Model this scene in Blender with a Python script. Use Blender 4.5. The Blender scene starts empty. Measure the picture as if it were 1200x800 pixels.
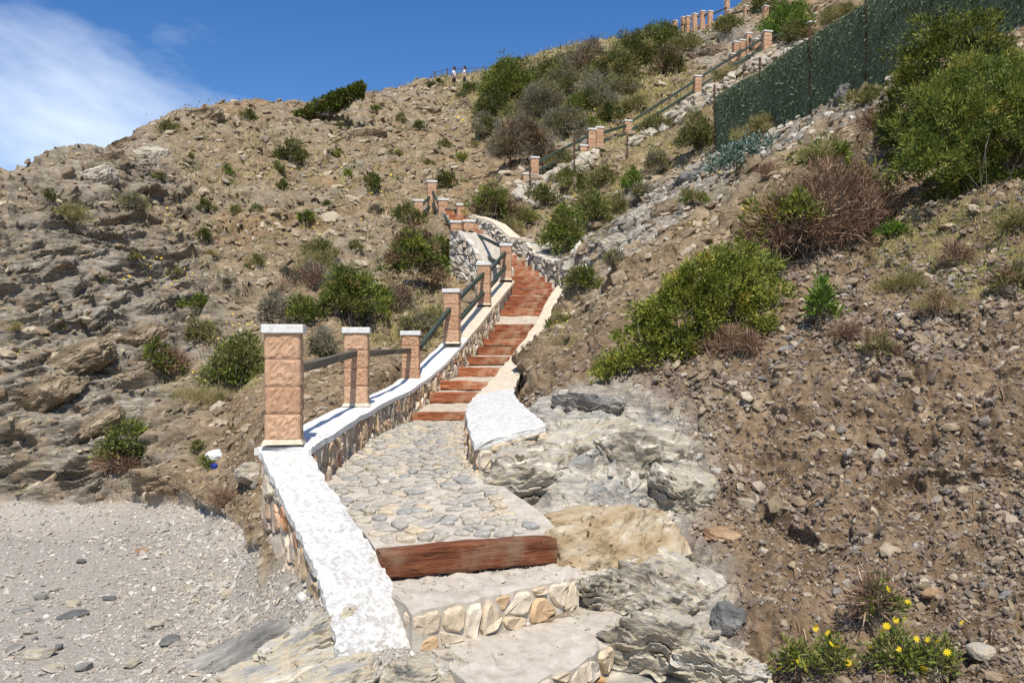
import bpy, bmesh, math, random, time
import numpy as np
from mathutils import Vector, Matrix, Euler
T0 = time.time()
R = math.radians
random.seed(7)
rng = np.random.default_rng(11)
sc = bpy.context.scene
col = sc.collection

# ------------------------------------------------------------------ camera
CAM_H = 1.7          # eye height above the beach (m)
HOR = 410.0          # image row of the horizon in the 1200x800 photograph
cam_d = bpy.data.cameras.new('camera')
cam_d.sensor_width = 36.0
cam_d.lens = 30.0
cam_d.shift_y = 10.0 / 1200.0
cam_d.clip_start = 0.05
cam_d.clip_end = 2000
cam = bpy.data.objects.new('camera', cam_d)
col.objects.link(cam)
cam.location = (0, 0, CAM_H)
cam.rotation_euler = (R(90), 0, 0)
sc.camera = cam

# ------------------------------------------------------------------ world, sun, exposure
SUN_EL = R(57)
SUN_AZ = R(176)      # compass style: 0 = +Y, clockwise; behind the camera
wd = bpy.data.worlds.new('World')
sc.world = wd
wd.use_nodes = True
nt = wd.node_tree
for n in list(nt.nodes):
    nt.nodes.remove(n)
def wn(t, **k):
    n = nt.nodes.new(t)
    for a, b in k.items():
        setattr(n, a, b)
    return n
w_out = wn('ShaderNodeOutputWorld')
w_bg = wn('ShaderNodeBackground')
w_bg.inputs['Strength'].default_value = 0.12
w_sky = wn('ShaderNodeTexSky', sky_type='NISHITA')
w_sky.sun_disc = False
w_sky.sun_elevation = SUN_EL
w_sky.sun_rotation = SUN_AZ
w_sky.altitude = 300
w_sky.air_density = 1.0
w_sky.dust_density = 0.25
w_sky.ozone_density = 3.0
w_co = wn('ShaderNodeTexCoord')
w_map = wn('ShaderNodeMapping')
w_map.inputs['Rotation'].default_value = (0, R(25), 0)
w_map.inputs['Scale'].default_value = (1.5, 1.5, 3.4)
w_map.inputs['Location'].default_value = (4.40, 2.22, 4.85)
w_n1 = wn('ShaderNodeTexNoise')
w_n1.inputs['Scale'].default_value = 1.15
w_n1.inputs['Detail'].default_value = 7
w_n1.inputs['Roughness'].default_value = 0.56
w_n1.inputs['Distortion'].default_value = 0.5
w_ramp = wn('ShaderNodeValToRGB')
w_ramp.color_ramp.elements[0].position = 0.47
w_ramp.color_ramp.elements[0].color = (0, 0, 0, 1)
w_ramp.color_ramp.elements[1].position = 0.80
w_ramp.color_ramp.elements[1].color = (0.7, 0.7, 0.7, 1)
w_hsv = wn('ShaderNodeHueSaturation')
w_hsv.inputs['Saturation'].default_value = 1.3
w_hsv.inputs['Hue'].default_value = 0.509
w_hsv.inputs['Value'].default_value = 1.0
w_mix = wn('ShaderNodeMixRGB')
w_mix.inputs[2].default_value = (10.5, 11.2, 12.0, 1)
L = nt.links.new
L(w_co.outputs['Generated'], w_map.inputs['Vector'])
L(w_map.outputs['Vector'], w_n1.inputs['Vector'])
L(w_n1.outputs['Fac'], w_ramp.inputs['Fac'])
L(w_ramp.outputs['Color'], w_mix.inputs[0])
L(w_sky.outputs['Color'], w_hsv.inputs['Color'])
L(w_hsv.outputs['Color'], w_mix.inputs[1])
L(w_mix.outputs[0], w_bg.inputs['Color'])
L(w_bg.outputs[0], w_out.inputs['Surface'])

sun_d = bpy.data.lights.new('sun', 'SUN')
sun_d.energy = 4.9
sun_d.angle = R(0.5)
sun_d.color = (1.0, 0.945, 0.85)
sun = bpy.data.objects.new('sun', sun_d)
col.objects.link(sun)
sdir = Vector((math.sin(SUN_AZ) * math.cos(SUN_EL), math.cos(SUN_AZ) * math.cos(SUN_EL), math.sin(SUN_EL)))
sun.location = sdir * 60
sun.rotation_euler = sdir.to_track_quat('Z', 'Y').to_euler()

sc.view_settings.view_transform = 'Standard'
sc.view_settings.look = 'None'
sc.view_settings.gamma = 1
sc.view_settings.use_curve_mapping = False
sc.view_settings.exposure = 0.12
sc.render.engine = 'CYCLES'
sc.cycles.use_denoising = False
sc.cycles.max_bounces = 5
sc.cycles.diffuse_bounces = 3
sc.cycles.glossy_bounces = 2
sc.cycles.transmission_bounces = 2
sc.cycles.sample_clamp_indirect = 6

# ------------------------------------------------------------------ helpers
def at(px, py, d):
    return Vector(((px - 600) / 1000 * d, d, CAM_H + (HOR - py) / 1000 * d))

def tag(o, label=None, cat=None, group=None, kind=None):
    if label: o['label'] = label
    if cat: o['category'] = cat
    if group: o['group'] = group
    if kind: o['kind'] = kind
    elif cat: o['kind'] = 'thing'
    return o

def empty(name, loc=(0, 0, 0), rz=0.0):
    o = bpy.data.objects.new(name, None)
    o.empty_display_size = 0.1
    col.objects.link(o)
    o.location = loc
    o.rotation_euler = (0, 0, rz)
    return o

def link(name, me, mat=None, parent=None):
    o = bpy.data.objects.new(name, me)
    col.objects.link(o)
    if mat is not None and len(me.materials) == 0:
        me.materials.append(mat)
    if parent is not None:
        o.parent = parent
        o.location = o.location
    return o

def child_world(o, parent):
    """parent whose transform is a plain location/z-rotation: keep the mesh where its world coordinates say."""
    o.parent = parent
    m = Matrix.Translation(parent.location) @ parent.rotation_euler.to_matrix().to_4x4()
    o.matrix_parent_inverse = m.inverted()
    return o

def mesh_np(name, co, faces, smooth=False, attrs=None):
    """co (n,3) array; faces (m,k) int array of one face size"""
    me = bpy.data.meshes.new(name)
    co = np.ascontiguousarray(co, dtype=np.float32)
    faces = np.ascontiguousarray(faces, dtype=np.int32)
    m, k = faces.shape
    me.vertices.add(len(co))
    me.vertices.foreach_set('co', co.ravel())
    me.loops.add(m * k)
    me.loops.foreach_set('vertex_index', faces.ravel())
    me.polygons.add(m)
    me.polygons.foreach_set('loop_start', np.arange(0, m * k, k, dtype=np.int32))
    me.polygons.foreach_set('loop_total', np.full(m, k, dtype=np.int32))
    me.polygons.foreach_set('use_smooth', np.full(m, smooth))
    me.update(calc_edges=True)
    if attrs:
        for an, av in attrs.items():
            a = me.attributes.new(an, 'FLOAT', 'POINT')
            a.data.foreach_set('value', np.ascontiguousarray(av, dtype=np.float32))
    return me

# gradient noise in numpy
_pr = np.random.default_rng(3)
PERM = _pr.permutation(256).astype(np.int32)
PERM = np.concatenate([PERM, PERM, PERM])
_g = _pr.normal(size=(256, 3))
GRAD = (_g / np.linalg.norm(_g, axis=1)[:, None]).astype(np.float32)
def pnoise(p):
    p = np.asarray(p, dtype=np.float32)
    i = np.floor(p).astype(np.int32)
    f = p - i
    u = f * f * f * (f * (f * 6 - 15) + 10)
    i &= 255
    out = 0
    X, Y, Z = i[:, 0], i[:, 1], i[:, 2]
    res = []
    for dx in (0, 1):
        px_ = PERM[X + dx]
        for dy in (0, 1):
            py_ = PERM[px_ + ((Y + dy) & 255)]
            for dz in (0, 1):
                h = PERM[py_ + ((Z + dz) & 255)] & 255
                g = GRAD[h]
                res.append(g[:, 0] * (f[:, 0] - dx) + g[:, 1] * (f[:, 1] - dy) + g[:, 2] * (f[:, 2] - dz))
    def lerp(a, b, t): return a + (b - a) * t
    x00 = lerp(res[0], res[4], u[:, 0]); x01 = lerp(res[1], res[5], u[:, 0])
    x10 = lerp(res[2], res[6], u[:, 0]); x11 = lerp(res[3], res[7], u[:, 0])
    return lerp(lerp(x00, x10, u[:, 1]), lerp(x01, x11, u[:, 1]), u[:, 2]) * 1.5

def fbm(p, octaves=4, gain=0.5, lac=2.03, ridged=False):
    a, tot, out = 1.0, 0.0, 0
    p = np.asarray(p, dtype=np.float32)
    for k in range(octaves):
        n = pnoise(p + 17.3 * k)
        if ridged:
            n = 1 - 2 * np.abs(n)
        out = out + a * n
        tot += a
        a *= gain
        p = p * lac
    return out / tot

def sstep(a, b, x):
    t = np.clip((x - a) / (b - a), 0, 1)
    return t * t * (3 - 2 * t)

# ------------------------------------------------------------------ materials
MATS = {}
def new_mat(name):
    m = bpy.data.materials.new(name)
    m.use_nodes = True
    t = m.node_tree
    for n in list(t.nodes):
        t.nodes.remove(n)
    out = t.nodes.new('ShaderNodeOutputMaterial')
    b = t.nodes.new('ShaderNodeBsdfPrincipled')
    b.inputs['Roughness'].default_value = 0.9
    b.inputs['Specular IOR Level'].default_value = 0.2
    t.links.new(b.outputs[0], out.inputs[0])
    MATS[name] = m
    return m, t, b

class NB:
    """small node-graph builder"""
    def __init__(s, t): s.t = t
    def n(s, typ, **k):
        x = s.t.nodes.new(typ)
        for a, b in k.items(): setattr(x, a, b)
        return x
    def l(s, a, b): s.t.links.new(a, b)
    def pos(s):
        return s.n('ShaderNodeNewGeometry').outputs['Position']
    def obj(s):
        return s.n('ShaderNodeTexCoord').outputs['Object']
    def scale(s, v, sx, sy=None, sz=None, rot=(0, 0, 0)):
        m = s.n('ShaderNodeMapping')
        m.inputs['Scale'].default_value = (sx, sy if sy else sx, sz if sz else sx)
        m.inputs['Rotation'].default_value = rot
        s.l(v, m.inputs['Vector'])
        return m.outputs['Vector']
    def noise(s, v, sc_, det=6, ro=0.6, dist=0.0):
        x = s.n('ShaderNodeTexNoise')
        x.inputs['Scale'].default_value = sc_
        x.inputs['Detail'].default_value = det
        x.inputs['Roughness'].default_value = ro
        x.inputs['Distortion'].default_value = dist
        s.l(v, x.inputs['Vector'])
        return x.outputs['Fac']
    def voro(s, v, sc_, feature='F1', out='Distance', rnd=1.0):
        x = s.n('ShaderNodeTexVoronoi', feature=feature)
        x.inputs['Scale'].default_value = sc_
        x.inputs['Randomness'].default_value = rnd
        s.l(v, x.inputs['Vector'])
        return x.outputs[out]
    def ramp(s, f, stops, interp='LINEAR'):
        r = s.n('ShaderNodeValToRGB')
        r.color_ramp.interpolation = interp
        e = r.color_ramp.elements
        while len(e) < len(stops): e.new(0.5)
        for k, (p, c) in enumerate(stops):
            e[k].position = p
            e[k].color = (*c, 1) if len(c) == 3 else c
        s.l(f, r.inputs['Fac'])
        return r.outputs['Color']
    def mix(s, f, a, b, mode='MIX'):
        m = s.n('ShaderNodeMixRGB', blend_type=mode)
        for i, v in ((0, f), (1, a), (2, b)):
            if hasattr(v, 'links'): s.l(v, m.inputs[i])
            elif isinstance(v, (int, float)): m.inputs[i].default_value = v
            else: m.inputs[i].default_value = (*v, 1)
        return m.outputs[0]
    def math(s, op, a, b=0.0, clamp=False):
        m = s.n('ShaderNodeMath', operation=op)
        m.use_clamp = clamp
        for i, v in ((0, a), (1, b)):
            if hasattr(v, 'links'): s.l(v, m.inputs[i])
            else: m.inputs[i].default_value = v
        return m.outputs[0]
    def attr(s, name):
        return s.n('ShaderNodeAttribute', attribute_name=name).outputs['Fac']
    def objrand(s):
        return s.n('ShaderNodeObjectInfo').outputs['Random']
    def island(s):
        return s.n('ShaderNodeNewGeometry').outputs['Random Per Island']
    def bump(s, h, strength, dist, bsdf):
        b = s.n('ShaderNodeBump')
        b.inputs['Strength'].default_value = strength
        b.inputs['Distance'].default_value = dist
        s.l(h, b.inputs['Height'])
        s.l(b.outputs[0], bsdf.inputs['Normal'])
        return b

# --- ground: soil / schist / beach, blended by where each lies
def make_ground_mat():
    m, t, b = new_mat('ground')
    g = NB(t)
    P = g.pos()
    n_big = g.noise(P, 0.22, 5, 0.6)
    n_mid = g.noise(P, 2.2, 9, 0.68)
    n_fine = g.noise(P, 16.0, 8, 0.72)
    v_cell = g.voro(P, 7.0, out='Color')
    v_cell2 = g.voro(P, 30.0, out='Color')
    sepc = g.n('ShaderNodeSeparateColor'); g.l(v_cell, sepc.inputs[0])
    sepc2 = g.n('ShaderNodeSeparateColor'); g.l(v_cell2, sepc2.inputs[0])
    f = g.math('ADD', g.math('MULTIPLY', n_mid, 0.55), g.math('MULTIPLY', n_fine, 0.45))
    # tan hillside scree
    tan = g.ramp(f, [(0.37, (0.052, 0.036, 0.020)), (0.45, (0.145, 0.103, 0.057)), (0.53, (0.25, 0.182, 0.105)), (0.63, (0.44, 0.345, 0.22))])
    tan = g.mix(g.math('MULTIPLY', sepc2.outputs[0], 0.35), tan, g.ramp(sepc2.outputs[1], [(0.0, (0.11, 0.08, 0.05)), (0.6, (0.30, 0.23, 0.15)), (1.0, (0.52, 0.43, 0.315))]))
    # ochre stain
    tan = g.mix(g.ramp(n_big, [(0.5, (0, 0, 0)), (0.68, (0.6, 0.6, 0.6))]), tan, g.mix(1.0, tan, (1.05, 0.86, 0.66), 'MULTIPLY'))
    # brown earth
    brown = g.ramp(f, [(0.36, (0.060, 0.038, 0.021)), (0.45, (0.155, 0.103, 0.058)), (0.54, (0.25, 0.172, 0.101)), (0.66, (0.42, 0.315, 0.20))])
    brown = g.mix(g.math('MULTIPLY', sepc2.outputs[2], 0.30), brown, g.ramp(sepc2.outputs[0], [(0.0, (0.085, 0.06, 0.04)), (0.7, (0.225, 0.17, 0.115)), (1.0, (0.45, 0.38, 0.30))]))
    # banded schist
    S = g.scale(P, 1.2, 1.2, 7.0, rot=(R(-6), R(20), 0))
    warp = g.noise(S, 1.3, 8, 0.66, 1.2)
    warp2 = g.noise(g.scale(P, 3.5, 3.5, 22.0, rot=(R(-6), R(20), 0)), 1.7, 7, 0.7, 0.6)
    fs = g.math('ADD', g.math('MULTIPLY', warp, 0.5), g.math('MULTIPLY', warp2, 0.5))
    rock = g.ramp(fs, [(0.39, (0.055, 0.05, 0.043)), (0.45, (0.15, 0.135, 0.112)), (0.50, (0.265, 0.22, 0.155)), (0.55, (0.31, 0.285, 0.24)), (0.62, (0.52, 0.465, 0.375))])
    rock = g.mix(g.ramp(n_mid, [(0.52, (0, 0, 0)), (0.7, (0.55, 0.55, 0.55))]), rock, (0.36, 0.25, 0.14))
    # pale veined rock beside the path
    pale = g.ramp(fs, [(0.36, (0.10, 0.10, 0.095)), (0.44, (0.26, 0.25, 0.225)), (0.51, (0.43, 0.39, 0.32)), (0.58, (0.60, 0.55, 0.45)), (0.68, (0.74, 0.70, 0.60))])
    pale = g.mix(g.ramp(g.noise(P, 3.4, 6, 0.6, 0.8), [(0.5, (0, 0, 0)), (0.62, (0.75, 0.75, 0.75))]), pale, g.ramp(n_fine, [(0.3, (0.17, 0.17, 0.17)), (0.6, (0.33, 0.33, 0.32)), (0.8, (0.5, 0.48, 0.43))]))
    # beach sand and grit
    fb = g.noise(P, 30.0, 8, 0.75)
    beach = g.ramp(fb, [(0.3, (0.27, 0.235, 0.19)), (0.5, (0.40, 0.355, 0.295)), (0.7, (0.53, 0.48, 0.41))])
    v3 = g.voro(P, 75.0, out='Color')
    s3 = g.n('ShaderNodeSeparateColor'); g.l(v3, s3.inputs[0])
    beach = g.mix(g.math('MULTIPLY', s3.outputs[0], 0.55), beach, g.ramp(s3.outputs[1], [(0.0, (0.18, 0.165, 0.145)), (0.5, (0.38, 0.345, 0.29)), (0.85, (0.54, 0.50, 0.43)), (1.0, (0.72, 0.68, 0.61))]))
    # dry grass stain
    grass = g.ramp(n_fine, [(0.35, (0.10, 0.105, 0.035)), (0.55, (0.25, 0.225, 0.075)), (0.7, (0.42, 0.36, 0.16))])
    c = g.mix(g.attr('brown'), tan, brown)
    c = g.mix(g.attr('rock'), c, rock)
    c = g.mix(g.attr('pale'), c, pale)
    c = g.mix(g.math('MULTIPLY', g.attr('veg'), g.ramp(n_mid, [(0.42, (0, 0, 0)), (0.58, (1, 1, 1))])), c, grass)
    c = g.mix(g.attr('beach'), c, beach)
    t.links.new(c, b.inputs['Base Color'])
    b.inputs['Roughness'].default_value = 0.92
    hb = g.math('ADD', g.math('MULTIPLY', n_fine, 0.6), g.math('MULTIPLY', warp2, g.math('MULTIPLY', g.attr('rock'), 0.8)))
    hb = g.math('ADD', hb, g.math('MULTIPLY', g.noise(P, 60.0, 5, 0.7), 0.25))
    g.bump(hb, 0.75, 0.06, b)
    return m

def simple_mat(name, stops, scale=8.0, det=7, ro=0.65, rough=0.9, bump=0.4, bdist=0.01, rand=None, coords='obj', stretch=None, spec=0.2):
    m, t, b = new_mat(name)
    g = NB(t)
    P = g.obj() if coords == 'obj' else g.pos()
    if stretch: P = g.scale(P, *stretch)
    f = g.noise(P, scale, det, ro)
    c = g.ramp(f, stops)
    if rand:
        rc = g.ramp(g.objrand() if rand[0] == 'obj' else g.island(), rand[1])
        c = g.mix(rand[2], c, g.mix(1.0, g.ramp(f, [(0.3, (0.62, 0.62, 0.62)), (0.7, (1.2, 1.2, 1.2))]), rc, 'MULTIPLY'))
    t.links.new(c, b.inputs['Base Color'])
    b.inputs['Roughness'].default_value = rough
    b.inputs['Specular IOR Level'].default_value = spec
    if bump: g.bump(f, bump, bdist, b)
    return m

GROUND = make_ground_mat()
GREY3 = [(0.35, (0.24, 0.23, 0.21)), (0.5, (0.36, 0.34, 0.31)), (0.65, (0.48, 0.46, 0.42))]
M_WALLSTONE = simple_mat('wall_stone', GREY3, 22, rand=('obj', [(0.0, (0.52, 0.38, 0.22)), (0.18, (0.66, 0.56, 0.42)), (0.34, (0.36, 0.31, 0.25)), (0.5, (0.60, 0.43, 0.24)), (0.62, (0.25, 0.235, 0.215)), (0.74, (0.54, 0.27, 0.13)), (0.84, (0.70, 0.62, 0.50)), (0.93, (0.47, 0.36, 0.24)), (1.0, (0.42, 0.18, 0.10))], 0.92), bump=0.6, bdist=0.012)
M_RUBBLE = simple_mat('rubble_stone', GREY3, 14, rand=('obj', [(0.0, (0.66, 0.60, 0.50)), (0.3, (0.52, 0.45, 0.35)), (0.5, (0.72, 0.67, 0.58)), (0.75, (0.40, 0.35, 0.29)), (1.0, (0.62, 0.52, 0.38))], 0.9), bump=0.6, bdist=0.012)
M_RUBBLE_I = simple_mat('rubble_stone_mass', GREY3, 14, coords='pos', rand=('island', [(0.0, (0.50, 0.44, 0.34)), (0.3, (0.38, 0.32, 0.235)), (0.5, (0.58, 0.52, 0.42)), (0.75, (0.29, 0.25, 0.19)), (1.0, (0.46, 0.37, 0.25))], 0.9), bump=0.4, bdist=0.012)
M_PAVE = simple_mat('paving_stone', GREY3, 18, rand=('obj', [(0.0, (0.38, 0.35, 0.30)), (0.2, (0.47, 0.42, 0.34)), (0.4, (0.31, 0.305, 0.285)), (0.6, (0.50, 0.44, 0.34)), (0.75, (0.40, 0.365, 0.30)), (0.9, (0.57, 0.46, 0.31)), (1.0, (0.56, 0.50, 0.41))], 0.9), bump=0.35, bdist=0.006)
M_STEPSTONE = simple_mat('step_stone', GREY3, 9, rand=('obj', [(0.0, (0.70, 0.60, 0.46)), (0.35, (0.62, 0.49, 0.32)), (0.7, (0.72, 0.63, 0.50)), (1.0, (0.60, 0.36, 0.15))], 0.95), bump=0.7, bdist=0.02)
M_MORTAR = simple_mat('mortar', [(0.3, (0.33, 0.29, 0.235)), (0.5, (0.45, 0.405, 0.335)), (0.7, (0.56, 0.52, 0.44))], 14, coords='pos', bump=0.7, bdist=0.015)
M_CEMENT = simple_mat('cement', [(0.3, (0.36, 0.31, 0.245)), (0.5, (0.47, 0.42, 0.345)), (0.7, (0.58, 0.53, 0.45))], 10, det=9, ro=0.7, coords='pos', bump=0.4, bdist=0.01)
M_TREAD = simple_mat('tread_grit', [(0.3, (0.35, 0.285, 0.21)), (0.5, (0.47, 0.40, 0.31)), (0.7, (0.58, 0.52, 0.42))], 12, coords='pos', bump=0.5, bdist=0.012)
def make_white():
    m, t, b = new_mat('whitewash')
    g = NB(t); P = g.pos()
    f = g.noise(P, 26.0, 8, 0.72)
    big = g.noise(P, 3.0, 5, 0.6)
    c = g.ramp(f, [(0.30, (0.30, 0.28, 0.245)), (0.42, (0.52, 0.505, 0.465)), (0.56, (0.66, 0.65, 0.615))])
    low = g.n('ShaderNodeSeparateXYZ'); g.l(P, low.inputs[0])
    wear = g.math('MULTIPLY', g.ramp(low.outputs['Z'], [(0.15, (1, 1, 1)), (0.85, (0, 0, 0))]), g.ramp(f, [(0.38, (1, 1, 1)), (0.56, (0, 0, 0))]))
    c = g.mix(wear, c, (0.36, 0.345, 0.32))
    wear2 = g.math('MULTIPLY', g.ramp(big, [(0.46, (0, 0, 0)), (0.66, (0.55, 0.55, 0.55))]), g.ramp(f, [(0.40, (1, 1, 1)), (0.56, (0, 0, 0))]))
    c = g.mix(wear2, c, (0.45, 0.43, 0.39))
    t.links.new(c, b.inputs['Base Color'])
    b.inputs['Roughness'].default_value = 0.85
    g.bump(f, 0.6, 0.012, b)
    return m
M_WHITE = make_white()
M_CAPWHITE = simple_mat('cap_white', [(0.3, (0.48, 0.46, 0.42)), (0.5, (0.66, 0.65, 0.62)), (0.7, (0.74, 0.735, 0.715))], 20, bump=0.25, bdist=0.006)
M_PLASTER = simple_mat('buff_plaster', [(0.3, (0.47, 0.38, 0.27)), (0.5, (0.60, 0.51, 0.385)), (0.7, (0.68, 0.60, 0.475))], 9, det=9, ro=0.7, coords='pos', bump=0.5, bdist=0.012)
M_BLOCK = simple_mat('split_block', [(0.28, (0.36, 0.20, 0.115)), (0.5, (0.50, 0.305, 0.185)), (0.72, (0.64, 0.425, 0.285))], 24, det=8, ro=0.7, bump=0.7, bdist=0.012, rand=('obj', [(0.0, (0.42, 0.24, 0.145)), (0.5, (0.53, 0.325, 0.20)), (1.0, (0.60, 0.395, 0.26))], 0.65))
def make_timber(nm='red_timber', k=1.0):
    m, t, b = new_mat(nm)
    g = NB(t)
    P = g.obj()
    G = g.scale(P, 1.6, 22, 22)
    f = g.noise(G, 2.2, 8, 0.7, 0.6)
    f2 = g.noise(P, 5.0, 5, 0.6)
    c = g.ramp(f, [(0.30, (0.07, 0.022, 0.012)), (0.42, (0.22, 0.070, 0.032)), (0.55, (0.36, 0.13, 0.060)), (0.70, (0.50, 0.23, 0.12))])
    c = g.mix(g.ramp(f2, [(0.48, (0, 0, 0)), (0.70, (0.75, 0.75, 0.75))]), c, (0.46, 0.32, 0.21))
    ck = g.noise(g.scale(P, 2.2, 60, 60), 1.4, 4, 0.6, 0.3)
    c = g.mix(g.ramp(ck, [(0.60, (0, 0, 0)), (0.66, (0.85, 0.85, 0.85))]), c, (0.035, 0.014, 0.008))
    r = g.ramp(g.objrand(), [(0, (0.78 * k, 0.74 * k, 0.72 * k)), (1, (1.18 * k, 1.15 * k, 1.12 * k))])
    c = g.mix(1.0, c, r, 'MULTIPLY')
    t.links.new(c, b.inputs['Base Color'])
    b.inputs['Roughness'].default_value = 0.8
    g.bump(f, 0.8, 0.012, b)
    return m
M_TIMBER = make_timber()
M_TIMBER2 = make_timber('dark_red_timber', .55)
M_RAIL = simple_mat('green_rail', [(0.3, (0.030, 0.045, 0.035)), (0.6, (0.055, 0.075, 0.058)), (0.8, (0.11, 0.10, 0.07))], 14, rough=0.6, bump=0.2, bdist=0.004)
M_RAILWOOD = simple_mat('weathered_rail', [(0.3, (0.085, 0.075, 0.055)), (0.55, (0.15, 0.13, 0.095)), (0.75, (0.25, 0.21, 0.15))], 9, stretch=(1.5, 16, 16), rough=0.8, bump=0.4, bdist=0.005)
M_RUST = simple_mat('rusty_iron', [(0.3, (0.05, 0.03, 0.022)), (0.7, (0.14, 0.07, 0.04))], 20, rough=0.85, bump=0.2, bdist=0.003)
SAND = [(0.32, (0.16, 0.11, 0.06)), (0.42, (0.34, 0.25, 0.145)), (0.5, (0.40, 0.315, 0.20)), (0.58, (0.46, 0.385, 0.27)), (0.72, (0.62, 0.555, 0.44))]
M_SAND = simple_mat('buff_sandstone', SAND, 3.2, det=9, ro=0.66, stretch=(1, 1, 2.2), bump=0.8, bdist=0.03)
M_SLATE = simple_mat('grey_schist', [(0.3, (0.09, 0.088, 0.083)), (0.45, (0.20, 0.19, 0.17)), (0.56, (0.33, 0.31, 0.27)), (0.72, (0.55, 0.51, 0.43))], 1.6, det=9, ro=0.7, stretch=(1.2, 1.2, 8.0), bump=0.8, bdist=0.03)
M_PALEROCK = simple_mat('pale_veined_rock', [(0.33, (0.07, 0.067, 0.06)), (0.41, (0.22, 0.205, 0.172)), (0.47, (0.44, 0.37, 0.26)), (0.52, (0.32, 0.305, 0.27)), (0.58, (0.56, 0.49, 0.375)), (0.68, (0.76, 0.71, 0.60))], 3.4, det=9, ro=0.7, stretch=(1, 1, 4.5), bump=0.8, bdist=0.03)
M_DARKROCK = simple_mat('dark_rock', [(0.3, (0.06, 0.06, 0.06)), (0.5, (0.14, 0.138, 0.13)), (0.7, (0.27, 0.26, 0.24))], 4.0, det=8, ro=0.68, stretch=(1, 1, 3.0), bump=0.7, bdist=0.02)
M_BROWNSLAB = simple_mat('brown_slab', [(0.3, (0.17, 0.10, 0.055)), (0.5, (0.33, 0.21, 0.12)), (0.7, (0.44, 0.33, 0.21))], 5.0, det=8, ro=0.66, stretch=(1, 1, 3.0), bump=0.6, bdist=0.015)
M_DARKCRAG = simple_mat('dark_crag', [(0.3, (0.07, 0.05, 0.035)), (0.5, (0.17, 0.125, 0.085)), (0.7, (0.34, 0.26, 0.18))], 1.2, det=8, ro=0.7, stretch=(1, 1, 3.0), bump=0.7, bdist=0.05)
M_TANSCHIST = simple_mat('tan_schist', [(0.34, (0.06, 0.046, 0.03)), (0.44, (0.17, 0.13, 0.082)), (0.55, (0.29, 0.226, 0.148)), (0.68, (0.47, 0.39, 0.28))], 0.9, det=9, ro=0.7, stretch=(1.0, 1.0, 6.0), bump=0.8, bdist=0.05)
M_BANDED = simple_mat('banded_bedrock', [(0.26, (0.14, 0.14, 0.13)), (0.38, (0.33, 0.32, 0.29)), (0.46, (0.50, 0.42, 0.29)), (0.53, (0.40, 0.385, 0.345)), (0.60, (0.62, 0.55, 0.42)), (0.70, (0.72, 0.68, 0.60))], 1.5, det=9, ro=0.68, stretch=(1.2, 1.2, 9.0), bump=0.9, bdist=0.03)
M_PEBBLE = simple_mat('pebbles', GREY3, 20, coords='pos', rand=('island', [(0.0, (0.27, 0.245, 0.21)), (0.25, (0.47, 0.43, 0.365)), (0.45, (0.36, 0.325, 0.27)), (0.6, (0.58, 0.54, 0.47)), (0.8, (0.42, 0.35, 0.255)), (0.93, (0.70, 0.66, 0.59)), (1.0, (0.15, 0.145, 0.135))], 0.92), bump=0.3, bdist=0.006)
M_SCREE = simple_mat('scree', GREY3, 16, coords='pos', rand=('island', [(0.0, (0.14, 0.10, 0.058)), (0.25, (0.29, 0.215, 0.13)), (0.5, (0.215, 0.155, 0.09)), (0.75, (0.35, 0.27, 0.172)), (0.94, (0.48, 0.40, 0.285)), (1.0, (0.20, 0.175, 0.14))], 0.92), bump=0.4, bdist=0.01)
M_GREYSCREE = simple_mat('grey_scree', GREY3, 16, coords='pos', rand=('island', [(0.0, (0.20, 0.18, 0.15)), (0.3, (0.40, 0.36, 0.29)), (0.6, (0.30, 0.27, 0.225)), (0.85, (0.50, 0.455, 0.38)), (1.0, (0.60, 0.55, 0.47))], 0.92), bump=0.4, bdist=0.01)
M_BROWNSCREE = simple_mat('brown_scree', GREY3, 18, coords='pos', rand=('island', [(0.0, (0.12, 0.09, 0.066)), (0.3, (0.24, 0.18, 0.13)), (0.55, (0.18, 0.135, 0.098)), (0.78, (0.29, 0.215, 0.14)), (0.95, (0.42, 0.35, 0.265)), (1.0, (0.20, 0.195, 0.185))], 0.92), bump=0.4, bdist=0.01)

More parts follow.
